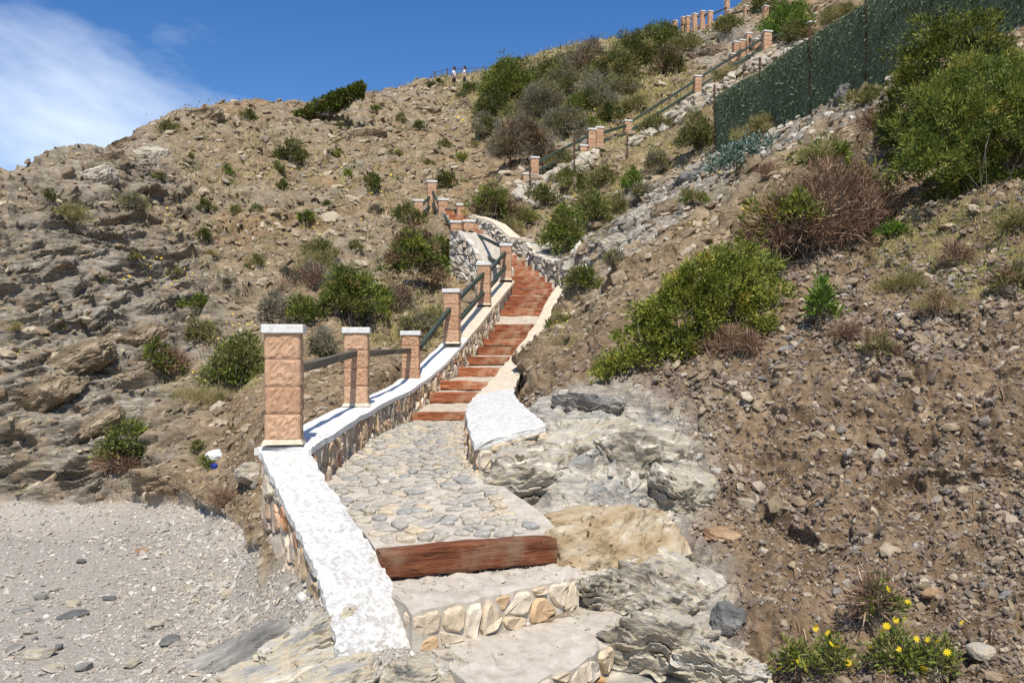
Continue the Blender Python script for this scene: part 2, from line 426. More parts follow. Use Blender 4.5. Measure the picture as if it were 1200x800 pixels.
def leaf_mat(name, stops, trans=0.25, rough=0.6):
    m, t, b = new_mat(name)
    g = NB(t)
    c = g.ramp(g.attr('tint'), stops)
    t.links.new(c, b.inputs['Base Color'])
    b.inputs['Roughness'].default_value = rough
    b.inputs['Specular IOR Level'].default_value = 0.25
    if trans:
        tr = g.n('ShaderNodeBsdfTranslucent')
        t.links.new(c, tr.inputs['Color'])
        mx = g.n('ShaderNodeMixShader')
        mx.inputs[0].default_value = trans
        out = [n for n in t.nodes if n.type == 'OUTPUT_MATERIAL'][0]
        g.l(b.outputs[0], mx.inputs[1]); g.l(tr.outputs[0], mx.inputs[2]); g.l(mx.outputs[0], out.inputs[0])
    return m
LM = {
    'juniper': leaf_mat('juniper_leaf', [(0.0, (0.030, 0.045, 0.009)), (0.4, (0.095, 0.120, 0.020)), (0.75, (0.20, 0.225, 0.038)), (1.0, (0.34, 0.31, 0.06))]),
    'mat': leaf_mat('mat_leaf', [(0.0, (0.091, 0.118, 0.019)), (0.4, (0.200, 0.235, 0.037)), (0.75, (0.346, 0.354, 0.064)), (1.0, (0.547, 0.407, 0.095))]),
    'green': leaf_mat('green_leaf', [(0.0, (0.067, 0.098, 0.019)), (0.5, (0.163, 0.210, 0.038)), (0.85, (0.286, 0.300, 0.054)), (1.0, (0.460, 0.345, 0.095))]),
    'dark': leaf_mat('dark_leaf', [(0.0, (0.057, 0.074, 0.021)), (0.5, (0.130, 0.145, 0.044)), (0.85, (0.221, 0.204, 0.061)), (1.0, (0.362, 0.259, 0.100))]),
    'bright': leaf_mat('bright_leaf', [(0.0, (0.060, 0.121, 0.015)), (0.5, (0.120, 0.207, 0.027)), (1.0, (0.269, 0.328, 0.057))]),
    'olive': leaf_mat('olive_leaf', [(0.0, (0.099, 0.105, 0.037)), (0.5, (0.207, 0.207, 0.071)), (0.85, (0.337, 0.298, 0.109)), (1.0, (0.476, 0.361, 0.168))]),
    'grey': leaf_mat('grey_leaf', [(0.0, (0.122, 0.112, 0.075)), (0.5, (0.260, 0.233, 0.160)), (1.0, (0.465, 0.419, 0.294))]),
    'dry': leaf_mat('dry_twig', [(0.0, (0.117, 0.072, 0.045)), (0.5, (0.266, 0.166, 0.105)), (0.85, (0.420, 0.289, 0.188)), (1.0, (0.594, 0.432, 0.295))], trans=0.1),
    'rusty': leaf_mat('rusty_leaf', [(0.0, (0.085, 0.054, 0.034)), (0.5, (0.203, 0.135, 0.077)), (1.0, (0.338, 0.254, 0.126))], trans=0.12),
    'straw': leaf_mat('straw', [(0.0, (0.17, 0.15, 0.05)), (0.5, (0.33, 0.28, 0.11)), (1.0, (0.52, 0.44, 0.22))]),
    'yellow': leaf_mat('yellow_petal', [(0.0, (0.62, 0.40, 0.01)), (1.0, (0.85, 0.66, 0.02))], trans=0.15),
    'fence': leaf_mat('fence_leaf', [(0.0, (0.125, 0.158, 0.085)), (0.5, (0.165, 0.210, 0.118)), (0.9, (0.205, 0.250, 0.148)), (1.0, (0.32, 0.36, 0.25))], trans=0.05),
}
M_BARK = simple_mat('grey_bark', [(0.3, (0.09, 0.075, 0.06)), (0.6, (0.20, 0.175, 0.145)), (0.8, (0.33, 0.30, 0.26))], 14, stretch=(1, 1, 0.3), bump=0.5, bdist=0.01)

# ------------------------------------------------------------------ terrain: control heights -> smooth height field
CP = []
def G(px, py, d): CP.append(((px - 600) / 1000, math.log(d), (HOR - py) / 1000))
def Zc(px, d, z): CP.append(((px - 600) / 1000, math.log(d), (z - CAM_H) / d))
for px, z in ((-260, -0.1), (0, -0.12), (300, -0.12), (600, -0.15), (900, -0.1), (1200, 0.0), (1450, 0.1)):
    Zc(px, 2.3, z)
# beach
for px, d, z in ((-260, 4, -.16), (0, 4.4, -.15), (200, 4.5, -.12), (400, 4.0, -.08), (520, 4.0, -.10), (0, 7, -.28), (200, 7, -.24), (-260, 8, -.4),
                 (0, 9.5, -.40), (150, 9.5, -.38), (240, 8, -.25), (-260, 11.5, -.5), (290, 8.3, -.16), (300, 6.8, -.05), (300, 5.6, -.05), (390, 5.2, -0.02)):
    Zc(px, d, z)
for p in ((-260, 590, 12.8), (0, 586, 12.3), (150, 586, 12.1), (250, 603, 10.4),
          # left rock and hillside
          (-260, 470, 14), (-260, 350, 16), (-260, 270, 18.5), (-260, 285, 24), (-260, 320, 40),
          (0, 500, 13.2), (0, 400, 14.6), (0, 300, 17), (0, 225, 20), (0, 212, 21.5), (0, 235, 26), (0, 280, 38),
          (100, 500, 13.4), (100, 400, 15.5), (100, 300, 19), (100, 200, 24), (100, 172, 27), (100, 192, 33), (100, 240, 45),
          (200, 545, 11.8), (200, 500, 13), (200, 440, 15), (200, 380, 17.5), (200, 300, 22), (200, 220, 29), (200, 160, 37), (200, 137, 42), (200, 152, 50), (200, 200, 75),
          (280, 560, 9.6), (290, 530, 10.6), (300, 490, 12), (300, 445, 14), (300, 400, 16.5), (300, 340, 20.5), (300, 260, 27), (300, 200, 35), (300, 150, 45), (300, 129, 50), (300, 142, 60), (300, 190, 90),
          (380, 470, 11), (400, 420, 14), (400, 380, 17), (400, 300, 24), (400, 220, 34), (400, 160, 46), (400, 120, 60), (400, 132, 75), (400, 170, 100),
          (470, 425, 15), (490, 385, 18), (500, 340, 21.5), (500, 300, 25), (500, 250, 30), (500, 200, 38), (500, 150, 53), (500, 98, 85), (500, 108, 105),
          (575, 240, 29), (560, 200, 37), (560, 150, 52), (560, 96, 85), (560, 106, 105),
          (650, 262, 27), (620, 240, 29), (620, 215, 31.5), (620, 150, 43), (620, 105, 58), (620, 72, 75), (620, 82, 95),
          (700, 230, 29.5), (700, 180, 33), (700, 130, 41), (700, 90, 52), (700, 56, 68), (700, 66, 90),
          (735, 169, 35.5), (760, 120, 41), (760, 78, 53), (760, 48, 64), (760, 62, 90),
          (817, 116, 36.5), (830, 86, 43), (866, 76, 43), (830, 52, 52), (814, 38, 57), (800, 41, 58), (832, 34, 57), (855, 25, 56), (800, 46, 64), (832, 42, 64), (858, 22, 63), (790, 40, 64), (830, 52, 80), (840, 60, 100),
          (897, 66, 36.5), (886, 68, 43), (905, 46, 45), (897, 27, 51), (874, 24, 53.5), (900, 0, 60), (900, -20, 72), (900, -10, 100),
          (950, 46, 37), (1000, 5, 40), (1000, -80, 60), (1000, -120, 100), (1200, -60, 34), (1200, -200, 60), (1200, -220, 100), (1450, -120, 28), (1450, -300, 70),
          # foot of the green fence
          (840, 192, 25), (900, 165, 22.5), (960, 136, 20), (1050, 102, 17), (1200, 40, 14), (870, 130, 30), (1000, 60, 27), (1200, -20, 20),
          # right bank
          (600, 475, 9.6), (620, 442, 11.2), (640, 402, 13.8), (652, 370, 16), (662, 340, 18.5), (670, 312, 21.5), (650, 290, 24),
          (700, 445, 9.0), (700, 385, 12), (700, 330, 16), (700, 295, 20.5), (690, 262, 25),
          (760, 440, 8.5), (760, 380, 10.5), (760, 320, 13.5), (760, 272, 17), (760, 232, 24), (790, 195, 29),
          (840, 440, 8.2), (840, 380, 9.8), (840, 320, 12), (840, 262, 15), (840, 218, 19.5),
          (940, 440, 7.6), (940, 380, 9), (940, 320, 10.5), (940, 250, 12.8), (940, 190, 16),
          (1050, 400, 7.6), (1050, 320, 9.2), (1050, 250, 11), (1050, 180, 13),
          (1200, 400, 6.8), (1200, 320, 8), (1200, 240, 9.6), (1200, 160, 11.2),
          (1450, 400, 6), (1450, 240, 8.5), (1450, 100, 10.5), (1450, 0, 13),
          # lower bank and gully
          (850, 500, 7.4), (850, 560, 6.95), (850, 620, 6.2), (850, 700, 5.2), (850, 800, 4.3),
          (940, 500, 6.95), (940, 560, 6.6), (940, 610, 6.4), (940, 650, 5.8), (940, 720, 4.95), (940, 800, 4.2),
          (1050, 480, 6.8), (1050, 540, 6.4), (1050, 590, 6.0), (1050, 680, 5.0), (1050, 800, 4.05),
          (1200, 480, 6.2), (1200, 540, 5.8), (1200, 600, 5.3), (1200, 700, 4.5), (1200, 800, 3.9),
          (1450, 480, 5.4), (1450, 600, 4.7), (1450, 800, 3.6),
          # outcrop by the path
          (640, 508, 7.4), (640, 560, 6.9), (640, 604, 6.2), (700, 480, 8.1), (700, 550, 7.0), (700, 620, 6.0), (690, 690, 5.3), (750, 750, 4.75), (780, 560, 7.0), (780, 640, 5.9), (800, 700, 5.2), (800, 790, 4.4), (830, 600, 6.5),
          (600, 570, 6.9), (730, 790, 4.5)):
    G(*p)
CP = np.array(CP)
VS = 0.5
def tps(r2):
    return np.where(r2 > 0, 0.5 * r2 * np.log(r2 + 1e-12), 0.0)
_A = CP[:, :2].copy(); _A[:, 1] *= VS
_d2 = ((_A[:, None, :] - _A[None, :, :]) ** 2).sum(-1)
_n = len(_A)
_K = np.zeros((_n + 3, _n + 3))
_K[:_n, :_n] = tps(_d2) + np.eye(_n) * 2e-4
_K[:_n, _n] = 1; _K[:_n, _n + 1:] = _A
_K[_n, :_n] = 1; _K[_n + 1:, :_n] = _A.T
_w = np.linalg.solve(_K, np.concatenate([CP[:, 2], np.zeros(3)]))
GU = np.linspace(-0.9, 0.9, 260)
GV = np.linspace(math.log(2.2), math.log(130), 340)
_gu, _gv = np.meshgrid(GU, GV, indexing='ij')
_q = np.stack([_gu.ravel(), _gv.ravel() * VS], 1)
WG = np.zeros(len(_q))
for k in range(0, len(_q), 20000):
    qq = _q[k:k + 20000]
    WG[k:k + 20000] = tps(((qq[:, None, :] - _A[None]) ** 2).sum(-1)) @ _w[:_n] + _w[_n] + qq @ _w[_n + 1:]
WG = WG.reshape(_gu.shape)
def Wf(u, v):
    a = np.clip((np.asarray(u) - GU[0]) / (GU[1] - GU[0]), 0, len(GU) - 1.001)
    b = np.clip((np.asarray(v) - GV[0]) / (GV[1] - GV[0]), 0, len(GV) - 1.001)
    i = a.astype(int); j = b.astype(int); fa = a - i; fb = b - j
    return (WG[i, j] * (1 - fa) * (1 - fb) + WG[i + 1, j] * fa * (1 - fb) + WG[i, j + 1] * (1 - fa) * fb + WG[i + 1, j + 1] * fa * fb)
def hit(px, py, dmin=2.5, dmax=128):
    """where the sight line through a point of the photograph meets the smooth hillside"""
    v = np.linspace(math.log(dmin), math.log(dmax), 1500)
    w = Wf(np.full_like(v, (px - 600) / 1000), v)
    t = (HOR - py) / 1000
    k = np.nonzero(w >= t)[0]
    if len(k) == 0:
        k = [int(np.argmax(w))]
    return at(px, HOR - 1000 * w[k[0]], math.exp(v[k[0]]))
def ground_z(X, Y):
    return float(CAM_H + Wf(X / Y, math.log(Y)) * Y)

# ------------------------------------------------------------------ the way up: stations
# step beams: (left px, right px, top row, depth)
STEPS = [(486, 566, 483, 11.6), (508, 574, 460, 12.6), (512, 584, 446, 13.2), (534, 596, 430, 14.0), (537, 602, 418, 14.7), (543, 609, 406, 15.4),
         (548, 617, 397.5, 16.0), (552, 625, 388, 16.6), (569, 632, 379.5, 17.3), (576, 638, 362, 18.2), (579, 643, 354, 18.7), (588, 648, 346.5, 19.2),
         (597, 652, 338.5, 19.7), (598, 644, 331, 20.2), (596, 636, 324, 20.7), (592, 629, 317.5, 21.2), (586, 621, 311.5, 21.7), (578, 613, 305.5, 22.2),
         (570, 603, 299, 22.6), (562, 594, 292.5, 23.0), (556, 586, 286.5, 23.4), (551, 578, 281, 23.8), (546, 571, 275, 24.2), (541, 564, 269, 24.6), (537, 558, 263, 25.0),
         (532, 552, 257, 25.5), (528, 546, 251.5, 26.0), (524, 541, 246.5, 26.5)]
STEP3 = [(at(a, y, d), at(b, y, d)) for a, b, y, d in STEPS]
PATH_L = [Vector((-0.83, 5.1, .50)), Vector((-1.10, 5.75, .56)), Vector((-1.44, 6.5, .625)), Vector((-1.56, 7.4, .68)), Vector((-1.55, 9.0, .735)), Vector((-1.45, 10.5, .76)), STEP3[0][0] + Vector((0, 0, -.13))]
PATH_R = [Vector((0.22, 5.52, .50)), Vector((0.10, 5.85, .565)), Vector((-.16, 6.5, .63)), Vector((-.36, 7.4, .685)), Vector((-.44, 9.0, .735)), Vector((-.44, 10.5, .76)), STEP3[0][1] + Vector((0, 0, -.13))]
CL = [(0.5 * (a + b)) for a, b in zip(PATH_L, PATH_R)] + [0.5 * (a + b) + Vector((0, 0, -.08)) for a, b in STEP3[1:]]
CL = [Vector((0.12, 4.75, .22)), Vector((0.5, 4.2, .0))][::-1] + CL
CLH = [0.55, 0.55] + [0.5 * (a - b).length for a, b in zip(PATH_L, PATH_R)] + [0.5 * (a - b).length for a, b in STEP3[1:]]
# the upper path across the slope (pillar feet on it), and the crest path
UPPER = [at(470, 262, 29), at(505, 246, 29.5), at(560, 240, 31), at(612, 217, 31.5), at(640, 205, 32), at(698, 179, 33), at(735, 167, 35.5), at(817, 114, 36.5), at(897, 63, 36.5), at(960, 30, 37.5)]
def carve_z(X, Y, Z):
    Z = Z.copy()
    best = np.full(X.shape, 9e9); bz = np.zeros_like(X); bh = np.zeros_like(X)
    for k in range(len(CL) - 1):
        a, b = CL[k], CL[k + 1]
        dx, dy = b.x - a.x, b.y - a.y
        l2 = dx * dx + dy * dy
        t = np.clip(((X - a.x) * dx + (Y - a.y) * dy) / l2, 0, 1)
        dist = np.hypot(X - a.x - t * dx, Y - a.y - t * dy)
        m = dist < best
        best = np.where(m, dist, best); bz = np.where(m, a.z + (b.z - a.z) * t, bz); bh = np.where(m, CLH[k] + (CLH[k + 1] - CLH[k]) * t, bh)
    f = 1 - sstep(bh + 0.22, bh + 0.75, best)
    f = f * sstep(3.6, 4.4, Y)
    return Z * (1 - f) + (bz - 0.16) * f, best - bh

# ------------------------------------------------------------------ terrain mesh
NU, NV = 880, 900
def poly_dist(px, py, pts):
    best = np.full(px.shape, 1e9)
    for (ax, ay), (bx, by) in zip(pts[:-1], pts[1:]):
        dx, dy = bx - ax, by - ay
        t = np.clip(((px - ax) * dx + (py - ay) * dy) / (dx * dx + dy * dy), 0, 1)
        best = np.minimum(best, np.hypot(px - ax - t * dx, py - ay - t * dy))
    return best
def ell(px, py, cx, cy, rx, ry, soft=0.35):
    return 1 - sstep(1 - soft, 1 + soft, np.sqrt(((px - cx) / rx) ** 2 + ((py - cy) / ry) ** 2))

def build_terrain():
    us = np.linspace(-0.84, 0.84, NU)
    vf = np.linspace(math.log(2.4), math.log(118), 1600)
    U, V = np.meshgrid(us, vf, indexing='ij')
    W = Wf(U, V)
    ds = np.sqrt((0.17 * np.diff(V, axis=1)) ** 2 + (1.0 * np.diff(W, axis=1)) ** 2)
    # smooth the row spacing sideways so that neighbouring columns stay in step
    ker = np.ones(31) / 31
    ds = np.apply_along_axis(lambda c: np.convolve(np.pad(c, 15, mode='edge'), ker, 'valid'), 0, ds)
    s = np.concatenate([np.zeros((NU, 1)), np.cumsum(ds, axis=1)], axis=1)
    s /= s[:, -1:]
    tgt = np.linspace(0, 1, NV)
    VV = np.stack([np.interp(tgt, s[i], vf) for i in range(NU)])
    UU = np.repeat(us[:, None], NV, 1)
    WW = Wf(UU, VV)
    Y = np.exp(VV); X = UU * Y; Zr = CAM_H + WW * Y
    px = UU * 1000 + 600
    py = HOR - WW * 1000
    Z, pd = carve_z(X, Y, Zr)
    P = np.stack([X, Y, Z], -1)
    du = np.gradient(P, axis=0); dv = np.gradient(P, axis=1)
    N = np.cross(du, dv); N /= np.linalg.norm(N, axis=-1)[..., None] + 1e-9
    N[N[..., 2] < 0] *= -1
    p = P.reshape(-1, 3).astype(np.float32); n = N.reshape(-1, 3)
    pxf, pyf, Yf, pdf = px.ravel(), py.ravel(), Y.ravel(), pd.ravel()
    nb = fbm(p * 0.35, 4); nb2 = fbm(p * 1.4 + 9, 4)
    jx = nb * 26 + nb2 * 10
    # --- where each kind of ground lies
    edge_y = np.interp(pxf, [-300, 0, 150, 230, 262, 290, 300], [592, 586, 587, 592, 602, 622, 690])
    beach = sstep(-5, 7, pyf - edge_y + nb2 * 9) * (1 - sstep(296, 316, pxf)) * (Yf < 13)
    near_beach = sstep(0, 1, (pyf - 700) / 40) * (1 - sstep(560, 640, pxf))
    beach = np.clip(np.maximum(beach, near_beach * 0.9), 0, 1)
    rock = np.zeros_like(pxf)
    rock = np.maximum(rock, ell(pxf + jx, pyf + jx, 20, 490, 210, 140) * (pyf < edge_y + 4))
    rock = np.maximum(rock, 1.0 * ell(pxf + jx, pyf + jx, 20, 380, 270, 130))
    rock = np.maximum(rock, 0.75 * ell(pxf + jx, pyf + jx, 90, 200, 130, 60))
    rock = np.maximum(rock, 0.5 * ell(pxf + jx, pyf + jx, 200, 260, 330, 170) * sstep(-.1, .25, nb))
    rock = np.maximum(rock, 0.7 * ell(pxf + jx, pyf + jx, 480, 130, 120, 40) * sstep(-.15, .2, nb))
    rock = np.maximum(rock, 0.9 * ell(pxf + jx, pyf + jx, 850, 55, 60, 30))
    rock = np.maximum(rock, 0.8 * ell(pxf + jx, pyf + jx, 650, 165, 45, 24))
    rock = np.maximum(rock, 0.85 * (1 - sstep(14, 34, poly_dist(pxf + jx * .5, pyf + jx * .5, [(660, 330), (720, 285), (790, 240), (850, 205), (960, 130), (1040, 100)]))))
    rock *= (1 - beach)
    pale = ell(pxf + jx * .6, pyf + jx * .6, 705, 560, 125, 105)
    pale = np.maximum(pale, ell(pxf + jx * .6, pyf + jx * .6, 760, 720, 95, 95))
    pale = np.maximum(pale, 0.9 * ell(pxf + jx * .6, pyf + jx * .6, 640, 505, 60, 45))
    pale *= (Yf < 9)
    pale = np.maximum(pale, 0.35 * (1 - sstep(8, 26, poly_dist(pxf, pyf, [(690, 330), (760, 270), (830, 215)]))))
    brown = sstep(0, 60, pyf - np.interp(pxf, [560, 640, 700, 900, 1200], [470, 395, 350, 262, 190]) + jx) * sstep(575, 610, pxf)
    lower = ell(pxf + jx, pyf + jx, 280, 500, 130, 62) + ell(pxf + jx, pyf + jx, 400, 445, 90, 60)
    brown = np.clip(np.maximum(brown, 0.6 * lower * (1 - rock)), 0, 1) * (1 - beach)
    veg = 0.8 * ell(pxf + jx, pyf + jx, 255, 455, 70, 16) + 0.75 * ell(pxf + jx, pyf + jx, 660, 100, 140, 80) + 0.7 * ell(pxf + jx, pyf + jx, 690, 235, 60, 45)
    veg += 0.85 * ell(pxf + jx, pyf + jx, 1140, 300, 120, 60) + 0.45 * ell(pxf + jx, pyf + jx, 420, 240, 160, 110) * sstep(0, .3, nb2) + 0.7 * ell(pxf + jx, pyf + jx, 470, 385, 70, 30)
    veg += 0.35 * ell(pxf + jx, pyf + jx, 250, 230, 230, 90) * sstep(0.05, .3, nb2) + 0.55 * ell(pxf + jx, pyf + jx, 655, 385, 18, 20) + 0.5 * ell(pxf + jx, pyf + jx, 790, 150, 70, 50)
    veg = np.clip(veg, 0, 1) * (1 - beach) * (1 - .7 * rock)
    # --- relief
    spacing = 0.0021 * Yf
    disp = np.zeros_like(pxf)
    near = 1 - sstep(7, 12, Yf)
    nearbrown = brown * near * (pxf > 600)
    lam, amp = 6.4, 0.75
    k = 0
    while lam > 0.03:
        fade = sstep(2.2, 5.5, lam / spacing)
        farfade = 1 - sstep(0.5, 1.1, lam / (0.22 * Yf))      # the smooth field already holds the large shape nearby
        r = pnoise(p / lam + 5.1 * k)
        r = 0.55 * (0.62 - 1.6 * np.abs(r)) + 0.45 * pnoise(p / lam * 1.3 + 71 + k)
        disp += amp * r * fade * farfade * (1 + nearbrown * (.9 if lam < .2 else (.35 if lam < .4 else -.35)))
        lam /= 1.9; amp /= 1.58
        k += 1
    rough = np.where(beach > .5, 0.06, 1.0) * (1 - 0.35 * lower.clip(0, 1))
    ca, sa = math.cos(R(25)), math.sin(R(25))
    q = p.copy()
    q[:, 0] = p[:, 0] * ca + p[:, 2] * sa
    q[:, 2] = -p[:, 0] * sa + p[:, 2] * ca + 0.10 * p[:, 1]
    # bedding: each layer juts out a little further towards its top, then breaks back
    st = np.zeros_like(pxf)
    lam = 1.5
    for k in range(7):
        fade = sstep(2.2, 5.0, lam / spacing)
        a = pnoise(np.stack([q[:, 0] / (lam * 4.5), q[:, 1] / (lam * 4.5), q[:, 2] / (lam * 1.8)], -1) + 31 * k)
        a2 = pnoise(np.stack([q[:, 0] / (lam * 2.3), q[:, 1] / (lam * 2.3), q[:, 2] / (lam * .9)], -1) + 57 + 13 * k)
        ph = q[:, 2] / lam + 1.1 * a + 0.35 * a2 + 0.37 * k
        saw = ph - np.floor(ph)
        saw = np.where(saw < .88, saw / .88, (1 - saw) / .12)
        gate = sstep(-.15, .35, a2 + .5 * a)
        st += (0.22, .50, .85, .95, .85, .7, .6)[k] * lam * fade * ((saw - 0.5) * gate + .2 * a2)
        lam /= 1.75
    near = 1 - sstep(7, 12, Yf)
    disp = disp * rough * (1 - 0.45 * rock)
    hdir = n * np.array([1, 1, 0.25]); hdir /= np.linalg.norm(hdir, axis=1)[:, None] + 1e-6
    hd = st * (rock * (0.95 - 0.3 * near) + pale * 0.4 + (0.62 + .3 * nb2) * (1 - rock) * (1 - beach) * (1 - near) * (1 - .55 * lower.clip(0, 1)))
    brk = .55 + .9 * np.clip(nb2, -.5, .6)
    # ledges with a shaded hollow beneath
    for pts, jut, dep, w_ in (([(30, 308), (45, 316), (66, 326), (86, 348), (98, 366), (104, 380), (134, 384)], .55, .9, 15), ([(-30, 276), (0, 282), (16, 290)], .5, 1.1, 26), ([(4, 262), (20, 280), (38, 288), (54, 284)], .4, .7, 12),
                              ([(40, 300), (60, 292), (85, 290), (117, 301)], .35, .5, 9), ([(62, 372), (80, 366), (90, 374)], .3, .4, 8), ([(150, 232), (190, 236), (225, 232)], .6, .6, 9), ([(255, 343), (285, 350), (312, 343)], .45, .6, 9),
                              ([(262, 190), (285, 194), (305, 190)], .6, .7, 7), ([(362, 143), (395, 147), (430, 146)], .9, 1.0, 7), ([(465, 122), (500, 118), (525, 122)], .9, .9, 6), ([(525, 116), (545, 114), (552, 119)], 1.0, 1.5, 9),
                              ([(410, 200), (440, 192), (470, 188)], .6, .6, 5), ([(300, 215), (330, 210), (350, 214)], .5, .6, 5), ([(420, 236), (440, 230), (465, 226)], .5, .6, 5), ([(120, 262), (150, 256), (185, 262)], .4, .5, 6),
                              ([(190, 330), (225, 322), (255, 326)], .35, .45, 6), ([(330, 245), (360, 238), (385, 240)], .5, .5, 5), ([(0, 345), (30, 340), (52, 346)], .4, .5, 8), ([(10, 440), (45, 425), (85, 405)], .25, .35, 7), ([(0, 520), (20, 512), (38, 515)], .4, .8, 14),
                              ([(745, 66), (775, 60), (800, 64)], .5, .6, 5), ([(815, 60), (840, 50), (875, 46)], .9, 1.2, 9), ([(655, 488), (690, 490), (735, 497)], .12, .22, 8), ([(575, 592), (620, 594), (655, 580)], .10, .25, 9),
                              ([(690, 522), (735, 530), (775, 522)], .06, .12, 6), ([(895, 606), (930, 634), (965, 640), (1000, 612)], .24, .30, 22), ([(1000, 590), (1080, 562), (1190, 548)], .18, .16, 20), ([(860, 470), (930, 490), (1000, 480)], .12, .12, 16), ([(1020, 440), (1100, 455), (1200, 440)], .12, .12, 16), ([(905, 530), (925, 536), (940, 545)], .06, .08, 20), ([(700, 778), (760, 770), (800, 788)], .08, .16, 8)):
        x_, y_ = zip(*pts)
        up_ = np.interp(pxf, x_, y_) - pyf + nb * w_ * 1.2
        win = sstep(x_[0] - 10, x_[0] + 8, pxf) * (1 - sstep(x_[-1] - 8, x_[-1] + 10, pxf))
        tb_ = max(4.0, .55 * w_)
        sw = sstep(-tb_, tb_ * .4, up_)
        env = np.clip(1 - np.abs(up_) / (2.4 * w_), 0, 1)
        env = env * env * (3 - 2 * env)
        hd += .55 * win * env * brk * (jut * sw - dep * (1 - sw))
    side = 0.12 + 0.88 * sstep(0.1, 0.9, pdf)
    disp *= 0.12 + 0.88 * sstep(0.1, 0.9, pdf)
    disp = np.where(pdf < 0.25, np.minimum(disp, 0.0) * .4, disp)
    hd *= np.where(pdf < .25, 0, side)
    p2 = p + n * disp[:, None] + hdir * hd[:, None]
    idx = np.arange(NU * NV).reshape(NU, NV)
    a = idx[:-1, :-1].ravel(); b = idx[1:, :-1].ravel(); c = idx[1:, 1:].ravel(); d = idx[:-1, 1:].ravel()
    faces = np.stack([a, b, c, d], 1)
    isb = beach[faces].mean(1) > 0.5
    at_ = dict(rock=rock, pale=pale, brown=brown, veg=veg, beach=beach)
    objs = []
    for nm, sel in (('hillside', ~isb), ('beach', isb)):
        f = faces[sel]
        used = np.unique(f)
        remap = np.full(NU * NV, -1, dtype=np.int64); remap[used] = np.arange(len(used))
        me = mesh_np(nm, p2[used], remap[f], smooth=True, attrs={k_: v_[used] for k_, v_ in at_.items()})
        o = link(nm, me, GROUND)
        tag(o, kind='structure')
        objs.append(o)
    objs[0]['label'] = 'stony brown and tan hillside rising to the skyline'
    objs[1]['label'] = 'pale grey shingle beach at the foot of the slope'
    nn = np.cross(np.gradient(p2.reshape(NU, NV, 3), axis=0), np.gradient(p2.reshape(NU, NV, 3), axis=1))
    nn /= np.linalg.norm(nn, axis=-1)[..., None] + 1e-9
    nn[nn[..., 2] < 0] *= -1
    return dict(p=p2, n=nn.reshape(-1, 3), base_n=n, px=pxf, py=pyf, Y=Yf, pd=pdf, rock=rock, beach=beach, brown=brown, veg=veg, pale=pale, nb2=nb2, nb=nb)
TR = build_terrain()
GRIDP = TR['p'].reshape(NU, NV, 3)
def surf(X, Y):
    """height of the finished ground at a place"""
    i = int(round((X / Y + 0.84) / 1.68 * (NU - 1)))
    i = min(max(i, 0), NU - 1)
    c = GRIDP[i]
    return float(np.interp(Y, np.maximum.accumulate(c[:, 1]), c[:, 2]))
# the far land beyond the modelled slope, so that the ground reaches the horizon
def far_ground():
    bm = bmesh.new()
    bmesh.ops.create_grid(bm, x_segments=4, y_segments=4, size=900)
    for v in bm.verts: v.co.z = -6.0
    me = bpy.data.meshes.new('far_ground'); bm.to_mesh(me); bm.free()
    tag(link('far_ground', me, simple_mat('far_soil', [(0.3, (0.2, 0.16, 0.11)), (0.7, (0.36, 0.29, 0.21))], 0.3, coords='pos')), 'low stony ground reaching to the horizon', kind='structure')
far_ground()
print('terrain', round(time.time() - T0, 1))

# ------------------------------------------------------------------ stone prototypes (shared meshes)
def hull_stone(name, seed, n=15, boxy=0.45):
    r = random.Random(seed)
    bm = bmesh.new()
    for k in range(n):
        z = 1 - 2 * (k + 0.5) / n
        a = k * 2.39996 + r.uniform(-.4, .4)
        s = math.sqrt(1 - z * z)
        v = Vector((s * math.cos(a), s * math.sin(a), z))
        m = max(abs(v.x), abs(v.y), abs(v.z))
        v = v.lerp(v / m, boxy) * r.uniform(0.88, 1.0)
        bm.verts.new(v)
    bmesh.ops.convex_hull(bm, input=bm.verts)
    for v in [v for v in bm.verts if not v.link_faces]: bm.verts.remove(v)
    co = np.array([v.co for v in bm.verts])
    lo, hi = co.min(0), co.max(0)
    for v in bm.verts:
        for i in range(3):
            v.co[i] = (v.co[i] - lo[i]) / (hi[i] - lo[i]) - 0.5
    bmesh.ops.recalc_face_normals(bm, faces=bm.faces)
    me = bpy.data.meshes.new(name); bm.to_mesh(me); bm.free()
    return me
def stone_set(prefix, mat, n=9, boxy=0.45, pts=16):
    out = []
    for k in range(n):
        me = hull_stone(prefix, 100 + k, pts, boxy)
        me.materials.append(mat)
        out.append(me)
    return out
S_WALL = stone_set('wall_stone', M_WALLSTONE)
S_RUBBLE = stone_set('rubble_stone', M_RUBBLE)
S_STEP = stone_set('step_stone', M_STEPSTONE, 6, 0.7, 20)
def paving_proto(k):
    r = random.Random(900 + k)
    n = 9
    bm = bmesh.new()
    ring0, ring1 = [], []
    for i in range(n):
        a = 2 * math.pi * i / n
        rad = 0.5 * r.uniform(0.82, 1.0)
        ring0.append(bm.verts.new((rad * math.cos(a), rad * math.sin(a), -0.5)))
        ring1.append(bm.verts.new((rad * .94 * math.cos(a), rad * .94 * math.sin(a), 0.30)))
    ring2 = [bm.verts.new((v.co.x * .8, v.co.y * .8, 0.5 + r.uniform(-.04, .04))) for v in ring1]
    for i in range(n):
        j = (i + 1) % n
        bm.faces.new((ring0[i], ring0[j], ring1[j], ring1[i]))
        bm.faces.new((ring1[i], ring1[j], ring2[j], ring2[i]))
    bm.faces.new(ring2)
    me = bpy.data.meshes.new('paving_stone'); bm.to_mesh(me); bm.free()
    me.materials.append(M_PAVE)
    return me
S_PAVE = [paving_proto(k) for k in range(10)]

